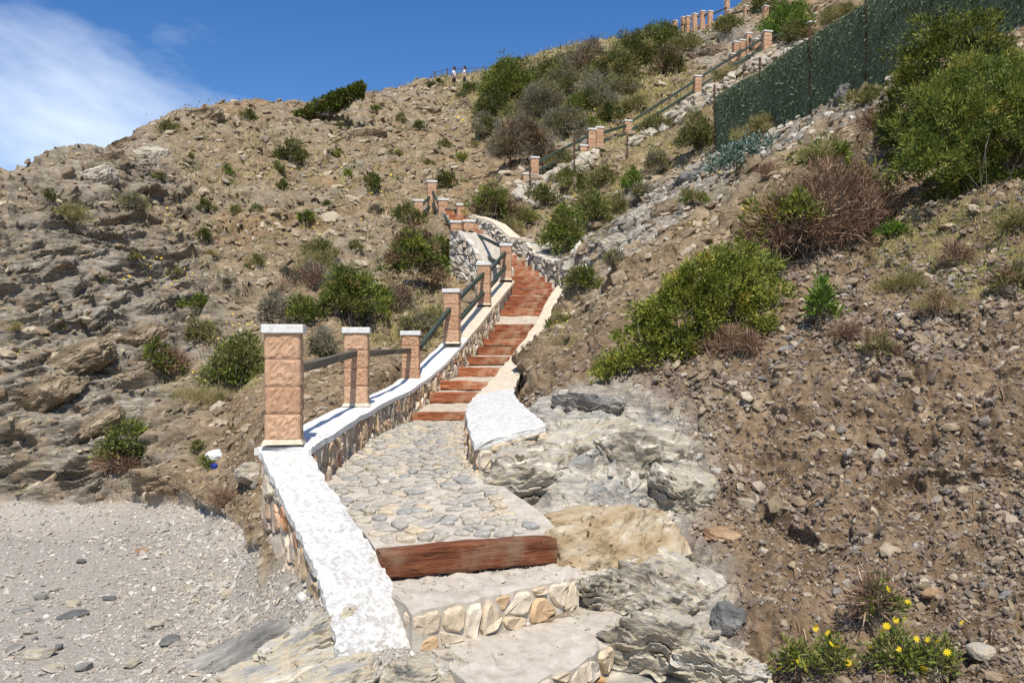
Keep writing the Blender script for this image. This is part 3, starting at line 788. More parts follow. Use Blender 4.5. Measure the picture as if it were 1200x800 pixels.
def put(name, me, loc, scale, rot, parent):
    o = bpy.data.objects.new(name, me)
    col.objects.link(o)
    o.parent = parent
    o.location = Vector(loc) - parent.location
    o.scale = scale
    o.rotation_euler = rot
    return o

def bm_obj(name, bm, mat, parent=None, smooth=False):
    bmesh.ops.recalc_face_normals(bm, faces=bm.faces)
    for f in bm.faces: f.smooth = smooth
    me = bpy.data.meshes.new(name); bm.to_mesh(me); bm.free()
    o = link(name, me, mat)
    if parent is not None: child_world(o, parent)
    return o

def strip_solid(name, left, right, thick, mat, parent, sub=6, jitter=0.006, seed=1, down=None):
    """a slab that follows two edge polylines (lists of Vectors on its top), with worn, wavering edges"""
    r = random.Random(seed)
    Ls, Rs = [], []
    for k in range(len(left) - 1):
        for s in range(sub):
            Ls.append(left[k].lerp(left[k + 1], s / sub)); Rs.append(right[k].lerp(right[k + 1], s / sub))
    Ls.append(left[-1]); Rs.append(right[-1])
    bm = bmesh.new()
    rows = []
    C = 6
    for a, b in zip(Ls, Rs):
        row = []
        for c in range(C + 1):
            t = c / C
            v = a.lerp(b, t)
            edge = 0.35 if c in (0, C) else 1.0
            v = v + Vector((r.gauss(0, jitter), r.gauss(0, jitter), r.gauss(0, jitter) - (0.012 if c in (0, C) else 0)))
            row.append(bm.verts.new(v))
        th = thick if down is None else down
        lo = [bm.verts.new(row[0].co + Vector((0, 0, -th))), bm.verts.new(row[-1].co + Vector((0, 0, -th)))]
        rows.append((row, lo))
    for (r0, l0), (r1, l1) in zip(rows[:-1], rows[1:]):
        for c in range(C): bm.faces.new((r0[c], r0[c + 1], r1[c + 1], r1[c]))
        bm.faces.new((r0[0], r1[0], l1[0], l0[0]))
        bm.faces.new((r0[-1], l0[1], l1[1], r1[-1]))
        bm.faces.new((l0[0], l1[0], l1[1], l0[1]))
    for r_, l_ in (rows[0], rows[-1]):
        bm.faces.new([*r_, l_[1], l_[0]])
    return bm_obj(name, bm, mat, parent)

def resample(pts, step):
    out = [pts[0].copy()]
    for a, b in zip(pts[:-1], pts[1:]):
        n = max(1, int(round((b - a).length / step)))
        for k in range(1, n + 1): out.append(a.lerp(b, k / n))
    return out
def smooth_line(pts, it=2):
    for _ in range(it):
        q = [pts[0]]
        for a, b in zip(pts[:-1], pts[1:]):
            q += [a.lerp(b, .25), a.lerp(b, .75)]
        q.append(pts[-1])
        pts = q
    return pts
def offset(pts, w):
    out = []
    for k, p in enumerate(pts):
        a = pts[max(0, k - 1)]; b = pts[min(len(pts) - 1, k + 1)]
        t = Vector((b.x - a.x, b.y - a.y, 0)).normalized()
        out.append(p + Vector((t.y, -t.x, 0)) * w)        # +w = to the right of travel
    return out

def clip_poly(poly, nx, ny, c):
    """keep the side nx*x + ny*y <= c"""
    out = []
    n = len(poly)
    for i in range(n):
        p, q = poly[i], poly[(i + 1) % n]
        dp = nx * p[0] + ny * p[1] - c; dq = nx * q[0] + ny * q[1] - c
        if dp <= 0: out.append(p)
        if (dp < 0 < dq) or (dq < 0 < dp):
            t_ = dp / (dp - dq)
            out.append((p[0] + (q[0] - p[0]) * t_, p[1] + (q[1] - p[1]) * t_))
    return out
def cells(points, k=14, rad=2.2):
    """polygons of the cells around scattered points"""
    pa = np.array(points)
    res = []
    for i, (x, y) in enumerate(points):
        d2 = ((pa - pa[i]) ** 2).sum(1)
        near_ = np.argsort(d2)[1:k + 1]
        poly = [(x - rad, y - rad), (x + rad, y - rad), (x + rad, y + rad), (x - rad, y + rad)]
        for j in near_:
            qx, qy = pa[j]
            nx, ny = qx - x, qy - y
            poly = clip_poly(poly, nx, ny, (qx * qx + qy * qy - x * x - y * y) / 2)
            if len(poly) < 3: break
        res.append(poly)
    return res
def stone_mesh(poly, gap, relief, depth, r, mat, name, chaikin=True):
    """poly in metres about its own centre, front towards +z"""
    n = len(poly)
    rad = sum(math.hypot(*p) for p in poly) / n
    f = max(.5, 1 - gap / max(rad, 1e-3))
    poly = [(x * f * r.uniform(.96, 1.02), y * f * r.uniform(.96, 1.02)) for x, y in poly]
    if chaikin:
        q = []
        for i in range(n):
            a_, b_ = poly[i], poly[(i + 1) % n]
            q += [(a_[0] * .8 + b_[0] * .2, a_[1] * .8 + b_[1] * .2), (a_[0] * .2 + b_[0] * .8, a_[1] * .2 + b_[1] * .8)]
        poly = q
        n = len(poly)
    tx, ty = r.gauss(0, .25) * relief / max(rad, .02), r.gauss(0, .25) * relief / max(rad, .02)
    vs = [(x, y, -depth) for x, y in poly]
    vs += [(x * .985, y * .985, relief * .45 + x * tx + y * ty + r.gauss(0, .12) * relief) for x, y in poly]
    vs += [(x * .80, y * .80, relief + x * tx + y * ty + r.gauss(0, .16) * relief) for x, y in poly]
    vs.append((r.gauss(0, .2) * rad, r.gauss(0, .2) * rad, relief * (1 + r.gauss(0, .25))))
    fs = []
    for i in range(n):
        j = (i + 1) % n
        fs += [(i, j, n + j, n + i), (n + i, n + j, 2 * n + j, 2 * n + i), (2 * n + i, 2 * n + j, 3 * n)]
    me = bpy.data.meshes.new(name)
    me.from_pydata(vs, [], fs)
    me.materials.append(mat)
    return me
def face_stones(parent, edge, zbot, normal_side, cw, ch, mat, name='wall_stone', relief=.02, depth=.06, gap=.006, seed=5, top_gap=0.0, jit=.42, limit=300, chaikin=True):
    """lay close-set stones over a wall face that hangs from the polyline edge down to zbot(point)"""
    r = random.Random(seed)
    pts = resample(edge, 0.03)
    s_ = [0.0]
    for a_, b_ in zip(pts[:-1], pts[1:]): s_.append(s_[-1] + math.hypot(b_.x - a_.x, b_.y - a_.y))
    total = s_[-1]
    xs = np.array(s_); co = np.array([[p.x, p.y, p.z] for p in pts])
    def P(t_): return Vector([float(np.interp(t_, xs, co[:, i])) for i in range(3)])
    H = [max(.02, P(t_).z - top_gap - zbot(P(t_))) for t_ in np.linspace(0, total, 60)]
    def Hf(t_): return float(np.interp(t_, np.linspace(0, total, 60), H))
    grid = []
    i = 0
    nx = int(total / cw) + 1
    for i in range(-1, nx + 1):
        hm = Hf(min(max((i + .5) * cw, 0), total))
        for j in range(-1, int(hm / ch) + 2):
            grid.append((i + .5 + r.uniform(-jit, jit) + (.5 if j % 2 else 0) * .6, j + .5 + r.uniform(-jit, jit)))
    n = 0
    for (x, y), poly in zip(grid, cells(grid)):
        sx, hy = x * cw, y * ch
        if len(poly) < 3 or sx < 0 or sx > total: continue
        hm = Hf(sx)
        poly = [(p[0] * cw, p[1] * ch) for p in poly]
        poly = clip_poly(poly, 0, -1, 0.0)
        if len(poly) >= 3: poly = clip_poly(poly, 0, 1, hm)
        if len(poly) >= 3: poly = clip_poly(poly, -1, 0, 0)
        if len(poly) >= 3: poly = clip_poly(poly, 1, 0, total)
        if len(poly) < 3: continue
        area = abs(sum(poly[k][0] * poly[(k + 1) % len(poly)][1] - poly[(k + 1) % len(poly)][0] * poly[k][1] for k in range(len(poly)))) / 2
        if area < cw * ch * .16: continue
        cx = sum(p[0] for p in poly) / len(poly); cy = sum(p[1] for p in poly) / len(poly)
        c = P(min(max(cx, 0), total))
        d_ = P(min(total, cx + .04)) - P(max(0, cx - .04))
        tdir = Vector((d_.x, d_.y, 0)).normalized()
        nrm = Vector((tdir.y, -tdir.x, 0)) * normal_side
        slope = d_.z / max(1e-4, math.hypot(d_.x, d_.y))
        if normal_side > 0: ex, sgn = tdir, 1
        else: ex, sgn = -tdir, -1
        # local frame: ex along, ez up, third = out of the wall
        loc = [((p[0] - cx) * sgn, -(p[1] - cy) + slope * (p[0] - cx)) for p in poly]
        if sgn < 0: loc = loc[::-1]
        up_ = Vector((0, 0, 1))
        me = stone_mesh(loc, gap, relief * r.uniform(.6, 1.4), depth, r, mat, name, chaikin)
        o = bpy.data.objects.new(name, me); col.objects.link(o)
        M_ = Matrix((ex, up_, ex.cross(up_))).transposed().to_4x4()
        M_.translation = Vector((c.x, c.y, c.z - top_gap - cy)) - parent.location
        o.parent = parent
        o.matrix_basis = M_
        n += 1
        if n >= limit: break
    return n

# ------------------------------------------------------------------ pillars
def block_mesh(name, w=0.30, h=0.2, seg=9, rough=0.010, seed=0):
    """split-face pillar block: rounded vertical corners, chipped faces, thin bed joint"""
    r = random.Random(seed)
    prof = []
    rad = 0.035
    hw = w / 2
    for cx, cy, a0 in ((hw - rad, hw - rad, 0), (-hw + rad, hw - rad, 90), (-hw + rad, -hw + rad, 180), (hw - rad, -hw + rad, 270)):
        for k in range(4):
            a = R(a0 + 30 * k)
            prof.append((cx + rad * math.cos(a), cy + rad * math.sin(a), False))
        # split face points towards the next corner
        a = R(a0 + 90)
        ca, sa = math.cos(a), math.sin(a)
        ex, ey = cx + rad * ca, cy + rad * sa
        tx, ty = -sa, ca
        L_ = w - 2 * rad
        for k in range(1, seg):
            prof.append((ex + tx * L_ * k / seg, ey + ty * L_ * k / seg, (ca, sa)))
    zs = [0.0, 0.010, 0.02, 0.045, 0.07, 0.095, 0.12, 0.145, 0.17, 0.182, 0.192]
    zs = [z * h / 0.2 for z in zs]
    bm = bmesh.new()
    rings = []
    for i, z in enumerate(zs):
        ring = []
        inset = 0.965 if i in (0, len(zs) - 1) else (0.99 if i in (1, len(zs) - 2) else 1.0)
        for x, y, f in prof:
            nx, ny = x * inset, y * inset
            if f and 1 < i < len(zs) - 2:
                q = r.uniform(-.35, 1.0) * rough
                nx += f[0] * q; ny += f[1] * q
            ring.append(bm.verts.new((nx, ny, z)))
        rings.append(ring)
    n = len(prof)
    for a, b in zip(rings[:-1], rings[1:]):
        for i in range(n): bm.faces.new((a[i], a[(i + 1) % n], b[(i + 1) % n], b[i]))
    bm.faces.new(rings[0][::-1]); bm.faces.new(rings[-1])
    bmesh.ops.recalc_face_normals(bm, faces=bm.faces)
    me = bpy.data.meshes.new(name); bm.to_mesh(me); bm.free()
    me.materials.append(M_BLOCK)
    return me
BLOCKS = [block_mesh('block', seed=k) for k in range(4)]
BLOCKS_FAR = [block_mesh('block', seg=3, seed=20 + k) for k in range(3)]
def cap_mesh():
    bm = bmesh.new()
    bmesh.ops.create_cube(bm, size=1)
    bmesh.ops.scale(bm, vec=(0.345, 0.345, 0.065), verts=bm.verts)
    bmesh.ops.bevel(bm, geom=bm.edges[:], offset=0.006, segments=1, affect='EDGES')
    me = bpy.data.meshes.new('cap'); bm.to_mesh(me); bm.free()
    me.materials.append(M_CAPWHITE)
    return me
CAP = cap_mesh()
def foot_mesh():
    bm = bmesh.new()
    bmesh.ops.create_cone(bm, cap_ends=True, segments=4, radius1=0.245, radius2=0.215, depth=0.035)
    bmesh.ops.rotate(bm, verts=bm.verts, cent=(0, 0, 0), matrix=Matrix.Rotation(R(45), 3, 'Z'))
    me = bpy.data.meshes.new('mortar_bed'); bm.to_mesh(me); bm.free()
    me.materials.append(M_PLASTER)
    return me
FOOT = foot_mesh()
def pillar(loc, h, rz, label, group, near=True, w=1.0, courses=4):
    e = empty('pillar', loc, rz)
    tag(e, label, 'pillar', group)
    r = random.Random(label)
    hb = (h - 0.062) / courses
    pool = BLOCKS if near else BLOCKS_FAR
    for k in range(courses):
        o = bpy.data.objects.new('block', r.choice(pool)); col.objects.link(o)
        o.parent = e
        o.location = (r.uniform(-.003, .003), r.uniform(-.003, .003), k * hb + 0.012)
        o.rotation_euler = (0, 0, r.choice((0, 1, 2, 3)) * math.pi / 2)
        o.scale = (w, w, hb / 0.192 * (0.985 if near else 1.0))
    if near:
        o = bpy.data.objects.new('mortar_bed', FOOT); col.objects.link(o); o.parent = e; o.location = (0, 0, 0.008); o.scale = (w, w, 1)
    o = bpy.data.objects.new('cap', CAP); col.objects.link(o); o.parent = e
    o.location = (0, 0, h - 0.03); o.scale = (w, w, 1)
    return e

def bar_mesh(name, a, b, w, h, mat, seg=6, jit=0.003, seed=1):
    """a squared rail from a to b"""
    r = random.Random(seed)
    d = (b - a); Lg = d.length; t = d.normalized()
    sx = t.cross(Vector((0, 0, 1))).normalized(); up = sx.cross(t)
    bm = bmesh.new(); rings = []
    for k in range(seg + 1):
        c = d * (k / seg)
        ring = []
        for x, y in ((-.5, -.38), (-.38, -.5), (.38, -.5), (.5, -.38), (.5, .38), (.38, .5), (-.38, .5), (-.5, .38)):
            ring.append(bm.verts.new(c + sx * (x * w + r.gauss(0, jit)) + up * (y * h + r.gauss(0, jit))))
        rings.append(ring)
    for p_, q_ in zip(rings[:-1], rings[1:]):
        for i in range(8): bm.faces.new((p_[i], p_[(i + 1) % 8], q_[(i + 1) % 8], q_[i]))
    bm.faces.new(rings[0][::-1]); bm.faces.new(rings[-1])
    bmesh.ops.recalc_face_normals(bm, faces=bm.faces)
    me = bpy.data.meshes.new(name); bm.to_mesh(me); bm.free()
    me.materials.append(mat)
    return me
def handrail(pairs, label, group, mat=M_RAIL, w=0.06, h=0.07):
    """pairs: list of (a, b) bars making one railing bay"""
    e = empty('handrail', pairs[0][0])
    tag(e, label, 'handrail', group)
    for k, (a, b) in enumerate(pairs):
        o = link('rail', bar_mesh('rail', a, b, w, h, mat, seed=k))
        o.parent = e
        o.location = a - e.location
    return e

# lower row of pillars: (px, base row, depth, top row)
PIL = [(333, 517, 6.3, 381), (418, 474, 9.3, 384), (481.5, 447, 12.6, 388), (530, 402, 14.2, 339), (567.5, 357, 17.2, 308), (593, 328, 19.8, 286)]
PIL_BASE, PIL_H = [], []
for px, yb, d, yt in PIL:
    PIL_BASE.append(at(px, yb, d)); PIL_H.append((yb - yt) / 1000 * d)
PIL_LABELS = ['nearest white-capped pillar, four pink blocks, at the top of the white ramp wall',
              'second white-capped pillar from the beach, with a single rail on both sides',
              'third white-capped pillar from the beach, where the level parapet ends',
              'fourth white-capped pillar from the beach, beside the first flight of red steps',
              'fifth pillar from the beach, halfway up the first flight, two rails leaving it',
              'sixth pillar from the beach, where the red steps turn to the left']
GP = 'pillars along the lower path'
dirs = []
for k in range(len(PIL_BASE)):
    a = PIL_BASE[max(0, k - 1)]; b = PIL_BASE[min(len(PIL_BASE) - 1, k + 1)]
    dirs.append(math.atan2(b.y - a.y, b.x - a.x))
PANG = [R(9), R(6), R(2), R(-6), R(-6), R(0)]
for k, b in enumerate(PIL_BASE):
    pillar(b, PIL_H[k], PANG[k], PIL_LABELS[k], GP, w=.86)
GR = 'handrails along the lower path'
def bay(i, j, fr, label, mat=M_RAIL, w=0.06, h=0.075):
    a, b = PIL_BASE[i], PIL_BASE[j]
    dv = Vector((b.x - a.x, b.y - a.y, 0)).normalized() * 0.13
    pr = []
    for fa, fb in fr:
        pr.append((a + dv + Vector((0, 0, fa * PIL_H[i])), b - dv + Vector((0, 0, fb * PIL_H[j]))))
    handrail(pr, label, GR, mat, w, h)
bay(0, 1, [(0.60, 0.67)], 'weathered single rail between the two nearest pillars', M_RAILWOOD, .06, .075)
bay(1, 2, [(0.66, 0.62)], 'weathered single rail between the second and third pillars', M_RAILWOOD, .06, .075)
bay(2, 3, [(0.55, 0.62)], 'dark green rail climbing from the third to the fourth pillar', M_RAIL)
bay(3, 4, [(0.75, 0.72), (0.32, 0.28)], 'pair of dark green rails between the fourth and fifth pillars')
bay(4, 5, [(0.72, 0.74), (0.30, 0.36)], 'pair of dark green rails between the fifth and sixth pillars')

# ------------------------------------------------------------------ left parapet wall with its white ramp end
WL = empty('parapet_wall', PIL_BASE[0] + Vector((0, 0, -0.95)))
tag(WL, 'curving stone parapet with whitewashed top that slopes down to the beach', 'wall')
ramp_c = [at(331, 522, 6.27), at(360, 576, 5.7), at(397, 636, 5.12), at(428, 703, 4.68), at(446, 762, 4.42)]
ramp_w = [0.17, 0.175, 0.19, 0.205, 0.21]
ramp_s = smooth_line(ramp_c, 1)
rw = np.interp(np.linspace(0, 1, len(ramp_s)), np.linspace(0, 1, 5), ramp_w)
def off_var(pts, ws):
    o1 = []
    for k, p in enumerate(pts):
        a = pts[max(0, k - 1)]; b = pts[min(len(pts) - 1, k + 1)]
        t = Vector((b.x - a.x, b.y - a.y, 0)).normalized()
        o1.append(p + Vector((t.y, -t.x, 0)) * ws[k])
    return o1
rl = off_var(ramp_s, rw)          # right of travel (travel = towards the camera): the outer, beach side
rr = off_var(ramp_s, -rw)
strip_solid('white_ramp', rr, rl, 0.05, M_WHITE, WL, sub=6, jitter=0.006, seed=4)
D = Vector((0, 0, -0.048))
strip_solid('core', [p + D + (q - p) * .06 for p, q in zip(rr, rl)], [q + D + (p - q) * .10 for p, q in zip(rr, rl)], 0, M_MORTAR, WL, sub=3, jitter=0.004, seed=5, down=1.25)
# outer face stones of the ramp
face_stones(WL, [q + D + (p - q) * .10 for p, q in zip(rr, rl)], lambda c: -0.12 if c.y > 5.4 else 0.02, 1, .13, .17, M_WALLSTONE, relief=.028, seed=8, gap=.008, limit=130)
# the end face of the wall under the first pillar (towards the camera, left corner)
# parapet proper
main_c = [PIL_BASE[0] + Vector((0.02, -.12, -.01))] + [PIL_BASE[0] + Vector((0.01, .5, 0.01))] + [b.copy() for b in PIL_BASE[1:]]
main_c[-1] = main_c[-1] + Vector((0, .15, 0.02))
main_s = smooth_line(main_c, 2)
mr = offset(main_s, 0.20); ml = offset(main_s, -0.20)
kw = 0
for k, p in enumerate(main_s):
    if p.y < 15.0: kw = k
Dm = Vector((0, 0, -.02))
strip_solid('white_coping', [p + Dm for p in ml[:kw + 1]], [p + Dm for p in mr[:kw + 1]], 0.05, M_CAPWHITE, WL, sub=2, jitter=0.005, seed=9)
strip_solid('buff_coping', [p + Dm for p in ml[kw:]], [p + Dm for p in mr[kw:]], 0.06, M_PLASTER, WL, sub=2, jitter=0.006, seed=10)
D2 = Vector((0, 0, -.072))
strip_solid('core', [p + D2 + (q - p) * .12 for p, q in zip(ml, mr)][2:], [q + D2 + (p - q) * .10 for p, q in zip(ml, mr)][2:], 0, M_MORTAR, WL, sub=2, jitter=0.004, seed=11, down=1.3)
def path_z(c):
    best, bz = 9e9, 0
    for a, b in zip(CL[2:-1], CL[3:]):
        dx, dy = b.x - a.x, b.y - a.y
        t = min(1, max(0, ((c.x - a.x) * dx + (c.y - a.y) * dy) / (dx * dx + dy * dy)))
        dd = math.hypot(c.x - a.x - t * dx, c.y - a.y - t * dy)
        if dd < best: best, bz = dd, a.z + (b.z - a.z) * t
    return bz - 0.05
face_stones(WL, [q + D2 + (p - q) * .10 for p, q in zip(ml, mr)][2:], path_z, 1, .095, .2, M_WALLSTONE, relief=.032, seed=12, gap=.008, limit=300)
print('left wall', round(time.time() - T0, 1))

# ------------------------------------------------------------------ path, paving and steps
bmP = bmesh.new()
prow = []
LL = smooth_line(PATH_L, 1); RR_ = smooth_line(PATH_R, 1)
for k, (a, b) in enumerate(zip(LL, RR_)):
    a2 = a + (a - b).normalized() * (.10 if a.y > 6.6 else -.02)
    b2 = b + (b - a).normalized() * .12
    prow.append([bmP.verts.new(a2.lerp(b2, c / 10) + Vector((0, 0, .012 * math.sin(c * 1.7 + k)))) for c in range(11)])
for r0, r1 in zip(prow[:-1], prow[1:]):
    for c in range(10): bmP.faces.new((r0[c], r0[c + 1], r1[c + 1], r1[c]))
ext = bmesh.ops.extrude_face_region(bmP, geom=bmP.faces[:])
for v in [g_ for g_ in ext['geom'] if isinstance(g_, bmesh.types.BMVert)]: v.co.z -= 0.10
path_o = bm_obj('path', bmP, M_CEMENT)
tag(path_o, 'short ramp of mixed flat stones set in cement, leading to the red steps', kind='structure')
def path_point(t, s):
    n = len(LL) - 1
    f = min(t, .9999) * n; k = int(f); f -= k
    a = LL[k].lerp(LL[k + 1], f); b = RR_[k].lerp(RR_[k + 1], f)
    return a.lerp(b, s)
# close-set flat stones of uneven outline
r = random.Random(21)
plen = sum(((LL[k] + RR_[k]) / 2 - (LL[k + 1] + RR_[k + 1]) / 2).length for k in range(len(LL) - 1))
acc = [0.0]
for k in range(len(LL) - 1): acc.append(acc[-1] + ((LL[k] + RR_[k]) / 2 - (LL[k + 1] + RR_[k + 1]) / 2).length)
def tpar(m): return float(np.interp(m, acc, np.linspace(0, 1, len(acc))))
PW, PD = .125, .13
grid = []
for j in range(-1, int(plen / PD) + 2):
    for i in range(-7, 8):
        grid.append((i + r.uniform(-.46, .46) + (.5 if j % 2 else 0), j + r.uniform(-.46, .46)))
npave = 0
for (x, y), poly in zip(grid, cells(grid)):
    m = y * PD
    if m < .06 or m > plen - .04 or len(poly) < 3: continue
    tt = tpar(m)
    wid = (path_point(tt, 1) - path_point(tt, 0)).length
    sx = x * PW
    if abs(sx) > wid / 2 - .02 or r.random() < .05: continue
    c = path_point(tt, .5 + sx / wid)
    poly = [(p[0] * PW - sx, p[1] * PD - m) for p in poly]
    if r.random() < .12:
        poly = [(p[0] * .7, p[1] * .7) for p in poly]
    me = stone_mesh(poly, .013, r.uniform(.008, .017), .03, r, M_PAVE, 'paving_stone')
    o = bpy.data.objects.new('paving_stone', me); col.objects.link(o)
    o.parent = path_o
    o.location = c + Vector((0, 0, .009))
    nx_ = path_point(min(1, tt + .02), .5) - path_point(max(0, tt - .02), .5)
    o.rotation_euler = (math.atan2(nx_.z, math.hypot(nx_.x, nx_.y)), 0, math.atan2(nx_.y, nx_.x) - math.pi / 2)
    npave += 1
print('paving', npave)

def beam_mesh(Lg, w, h, seed):
    r = random.Random(seed)
    seg = max(6, int(Lg / .09))
    prof = [(-.5, -.42), (-.42, -.5), (0, -.5), (.42, -.5), (.5, -.42), (.5, 0), (.5, .42), (.42, .5), (0, .5), (-.42, .5), (-.5, .42), (-.5, 0)]
    bm = bmesh.new(); rings = []
    ph = [r.uniform(0, 6) for _ in range(4)]
    for k in range(seg + 1):
        x = -Lg / 2 + Lg * k / seg
        bend = .010 * math.sin(x * 2.2 + ph[0]); bz = .008 * math.sin(x * 3.1 + ph[1])
        sc1 = 1 + .04 * math.sin(x * 5 + ph[2])
        e = .97 if k in (0, seg) else 1
        ring = [bm.verts.new((x + (r.gauss(0, .004) if k in (0, seg) else 0), a * w * e + bend + r.gauss(0, .003), b * h * sc1 * e + bz + r.gauss(0, .004))) for a, b in prof]
        rings.append(ring)
    n = len(prof)
    for p_, q_ in zip(rings[:-1], rings[1:]):
        for i in range(n): bm.faces.new((p_[i], p_[(i + 1) % n], q_[(i + 1) % n], q_[i]))
    bm.faces.new(rings[0][::-1]); bm.faces.new(rings[-1])
    bmesh.ops.recalc_face_normals(bm, faces=bm.faces)
    me = bpy.data.meshes.new('step_beam'); bm.to_mesh(me); bm.free()
    me.materials.append(M_TIMBER)
    return me
# lowest beam, at the edge of the paved ramp
a, b = PATH_L[0] + Vector((.0, .0, 0)), PATH_R[0] + Vector((.0, 0, 0))
mid = (a + b) / 2
bm_me = beam_mesh((b - a).length, .13, .165, 77)
bm_me.materials.clear(); bm_me.materials.append(M_TIMBER2)
bo = link('timber_beam', bm_me)
bo.location = mid + Vector((.04, -.055, -.065))
bo.rotation_euler = (0, 0, math.atan2(b.y - a.y, b.x - a.x))
tag(bo, 'long dark red timber beam edging the paved ramp above the stone steps', 'beam')
# red staircase
ST = empty('staircase', STEP3[0][0] + Vector((0, 0, -.14)))
tag(ST, 'narrow staircase of rust-red timber beams with gritty treads climbing the slope', 'staircase')
for k, (a, b) in enumerate(STEP3):
    pz = (STEP3[k - 1][0].z if k else PATH_L[-1].z)
    rise = a.z - pz
    h = min(0.155, max(.12, rise * .88))
    Lg = (b - a).length + .10
    o = link('step_beam', beam_mesh(Lg, .12, h, 200 + k))
    o.parent = ST
    ang = math.atan2(b.y - a.y, b.x - a.x) + random.Random(k).uniform(-.02, .02)
    o.location = (a + b) / 2 + Vector((0, .03, -h / 2)) - ST.location
    o.rotation_euler = (0, random.Random(k + 50).uniform(-.008, .008), ang)
    # tread behind the beam, up to the next one
    if k < len(STEP3) - 1:
        na, nb_ = STEP3[k + 1]
    else:
        na, nb_ = a + Vector((-.3, .8, .05)), b + Vector((-.3, .8, .05))
    zn = (na.z - .15) if k < len(STEP3) - 1 else na.z
    zn = max(zn, a.z - .02) if k != 8 else na.z - .13
    la, lb = a + Vector((-.12, .04, -.018)), b + Vector((.12, .04, -.018))
    ra, rb = Vector((na.x - .12, na.y + .06, zn + .0)), Vector((nb_.x + .12, nb_.y + .06, zn + .0))
    strip_solid('tread', [la, ra], [lb, rb], .3, M_TREAD, ST, sub=4, jitter=.006, seed=300 + k)

# two stone steps below
def stone_step(front_px, zt, tread_back, label, seed, drop=0.22):
    """front_px: list of (px, depth) along the nosing, left to right; tread_back: list of Vectors behind it"""
    r = random.Random(seed)
    fr = [Vector(((px - 600) / 1000 * d, d, zt)) for px, d in front_px]
    e = empty('stone_step', fr[0] + Vector((0, 0, -drop)))
    tag(e, label, 'step')
    bk = tread_back
    strip_solid('tread', [p + Vector((0, -.004, 0)) for p in fr], bk, .3, M_CEMENT, e, sub=6, jitter=.007, seed=seed)
    face_stones(e, fr, lambda c: zt - drop, 1, .15, drop * .72, M_STEPSTONE, 'riser_stone', relief=.020, depth=.1, gap=.010, seed=seed, jit=.40, top_gap=.015)
    return e
ba, bb = PATH_L[0], PATH_R[0]
stone_step([(482, 4.47), (545, 4.66), (600, 4.86), (650, 5.07), (676, 5.2)], .335,
           [Vector((-.85, 5.12, .345)), Vector((-.55, 5.2, .345)), Vector((-.2, 5.3, .345)), Vector((.22, 5.5, .345)), Vector((.48, 5.62, .34))],
           'upper step faced with rough cream and ochre stones, below the dark red beam', 31, .23)
stone_step([(560, 3.92), (620, 4.05), (672, 4.3), (712, 4.62), (737, 5.0)], .115,
           [Vector((-.45, 4.55, .125)), Vector((-.22, 4.72, .125)), Vector((0.05, 4.9, .125)), Vector((.3, 5.1, .125)), Vector((.62, 5.35, .12))],
           'lowest step faced with cream stones, curving away at the bottom of the picture', 32, .21)
print('steps', round(time.time() - T0, 1))

# ------------------------------------------------------------------ right retaining wall and parapet
WR = empty('retaining_wall', at(560, 585, 6.8) + Vector((0, 0, -.1)))
tag(WR, 'low stone wall right of the path with rounded whitewashed end and buff plastered top', 'wall')
# top edge on the path side (px,py,d), and on the bank side
rt_in = [at(556, 520, 7.0), at(546, 492, 7.9), at(546, 478, 9.0), at(553, 466, 10.2), at(566, 455, 11.4), at(580, 439, 12.7), at(597, 420, 14.1), at(614, 397, 15.6), at(628, 376, 17.0), at(641, 352, 18.6), at(651, 336, 19.7)]
rt_out = [at(640, 498, 7.25), at(622, 480, 8.1), at(606, 466, 9.1), at(601, 457, 10.3), at(606, 446, 11.5), at(614, 431, 12.8), at(624, 412, 14.2), at(637, 390, 15.7), at(648, 369, 17.1), at(657, 347, 18.7), at(664, 332, 19.8)]
ri, ro = smooth_line(rt_in, 1), smooth_line(rt_out, 1)
kx = max(k for k, p in enumerate(ri) if p.y < 10.6)
strip_solid('white_coping', ri[:kx + 1], ro[:kx + 1], .05, M_WHITE, WR, sub=3, jitter=.006, seed=41)
strip_solid('buff_coping', ri[kx:], ro[kx:], .06, M_PLASTER, WR, sub=3, jitter=.008, seed=42)
strip_solid('core', [p + Vector((0, 0, -.05)) + (q - p) * .06 for p, q in zip(ri, ro)], [q + Vector((0, 0, -.05)) - (q - p) * .05 for p, q in zip(ri, ro)], 0, M_MORTAR, WR, sub=2, jitter=.004, seed=43, down=1.1)
face_in = [p + Vector((0, 0, -.05)) + (q - p) * .06 for p, q in zip(ri, ro)]
face_stones(WR, face_in, path_z, -1, .11, .19, M_WALLSTONE, relief=.03, seed=44, gap=.008, limit=220)
fe = [face_in[0], ro[0] + Vector((0, 0, -.05))]
face_stones(WR, fe, lambda c: c.z - .24, 1, .17, .12, M_STEPSTONE, relief=.03, seed=45, limit=16)

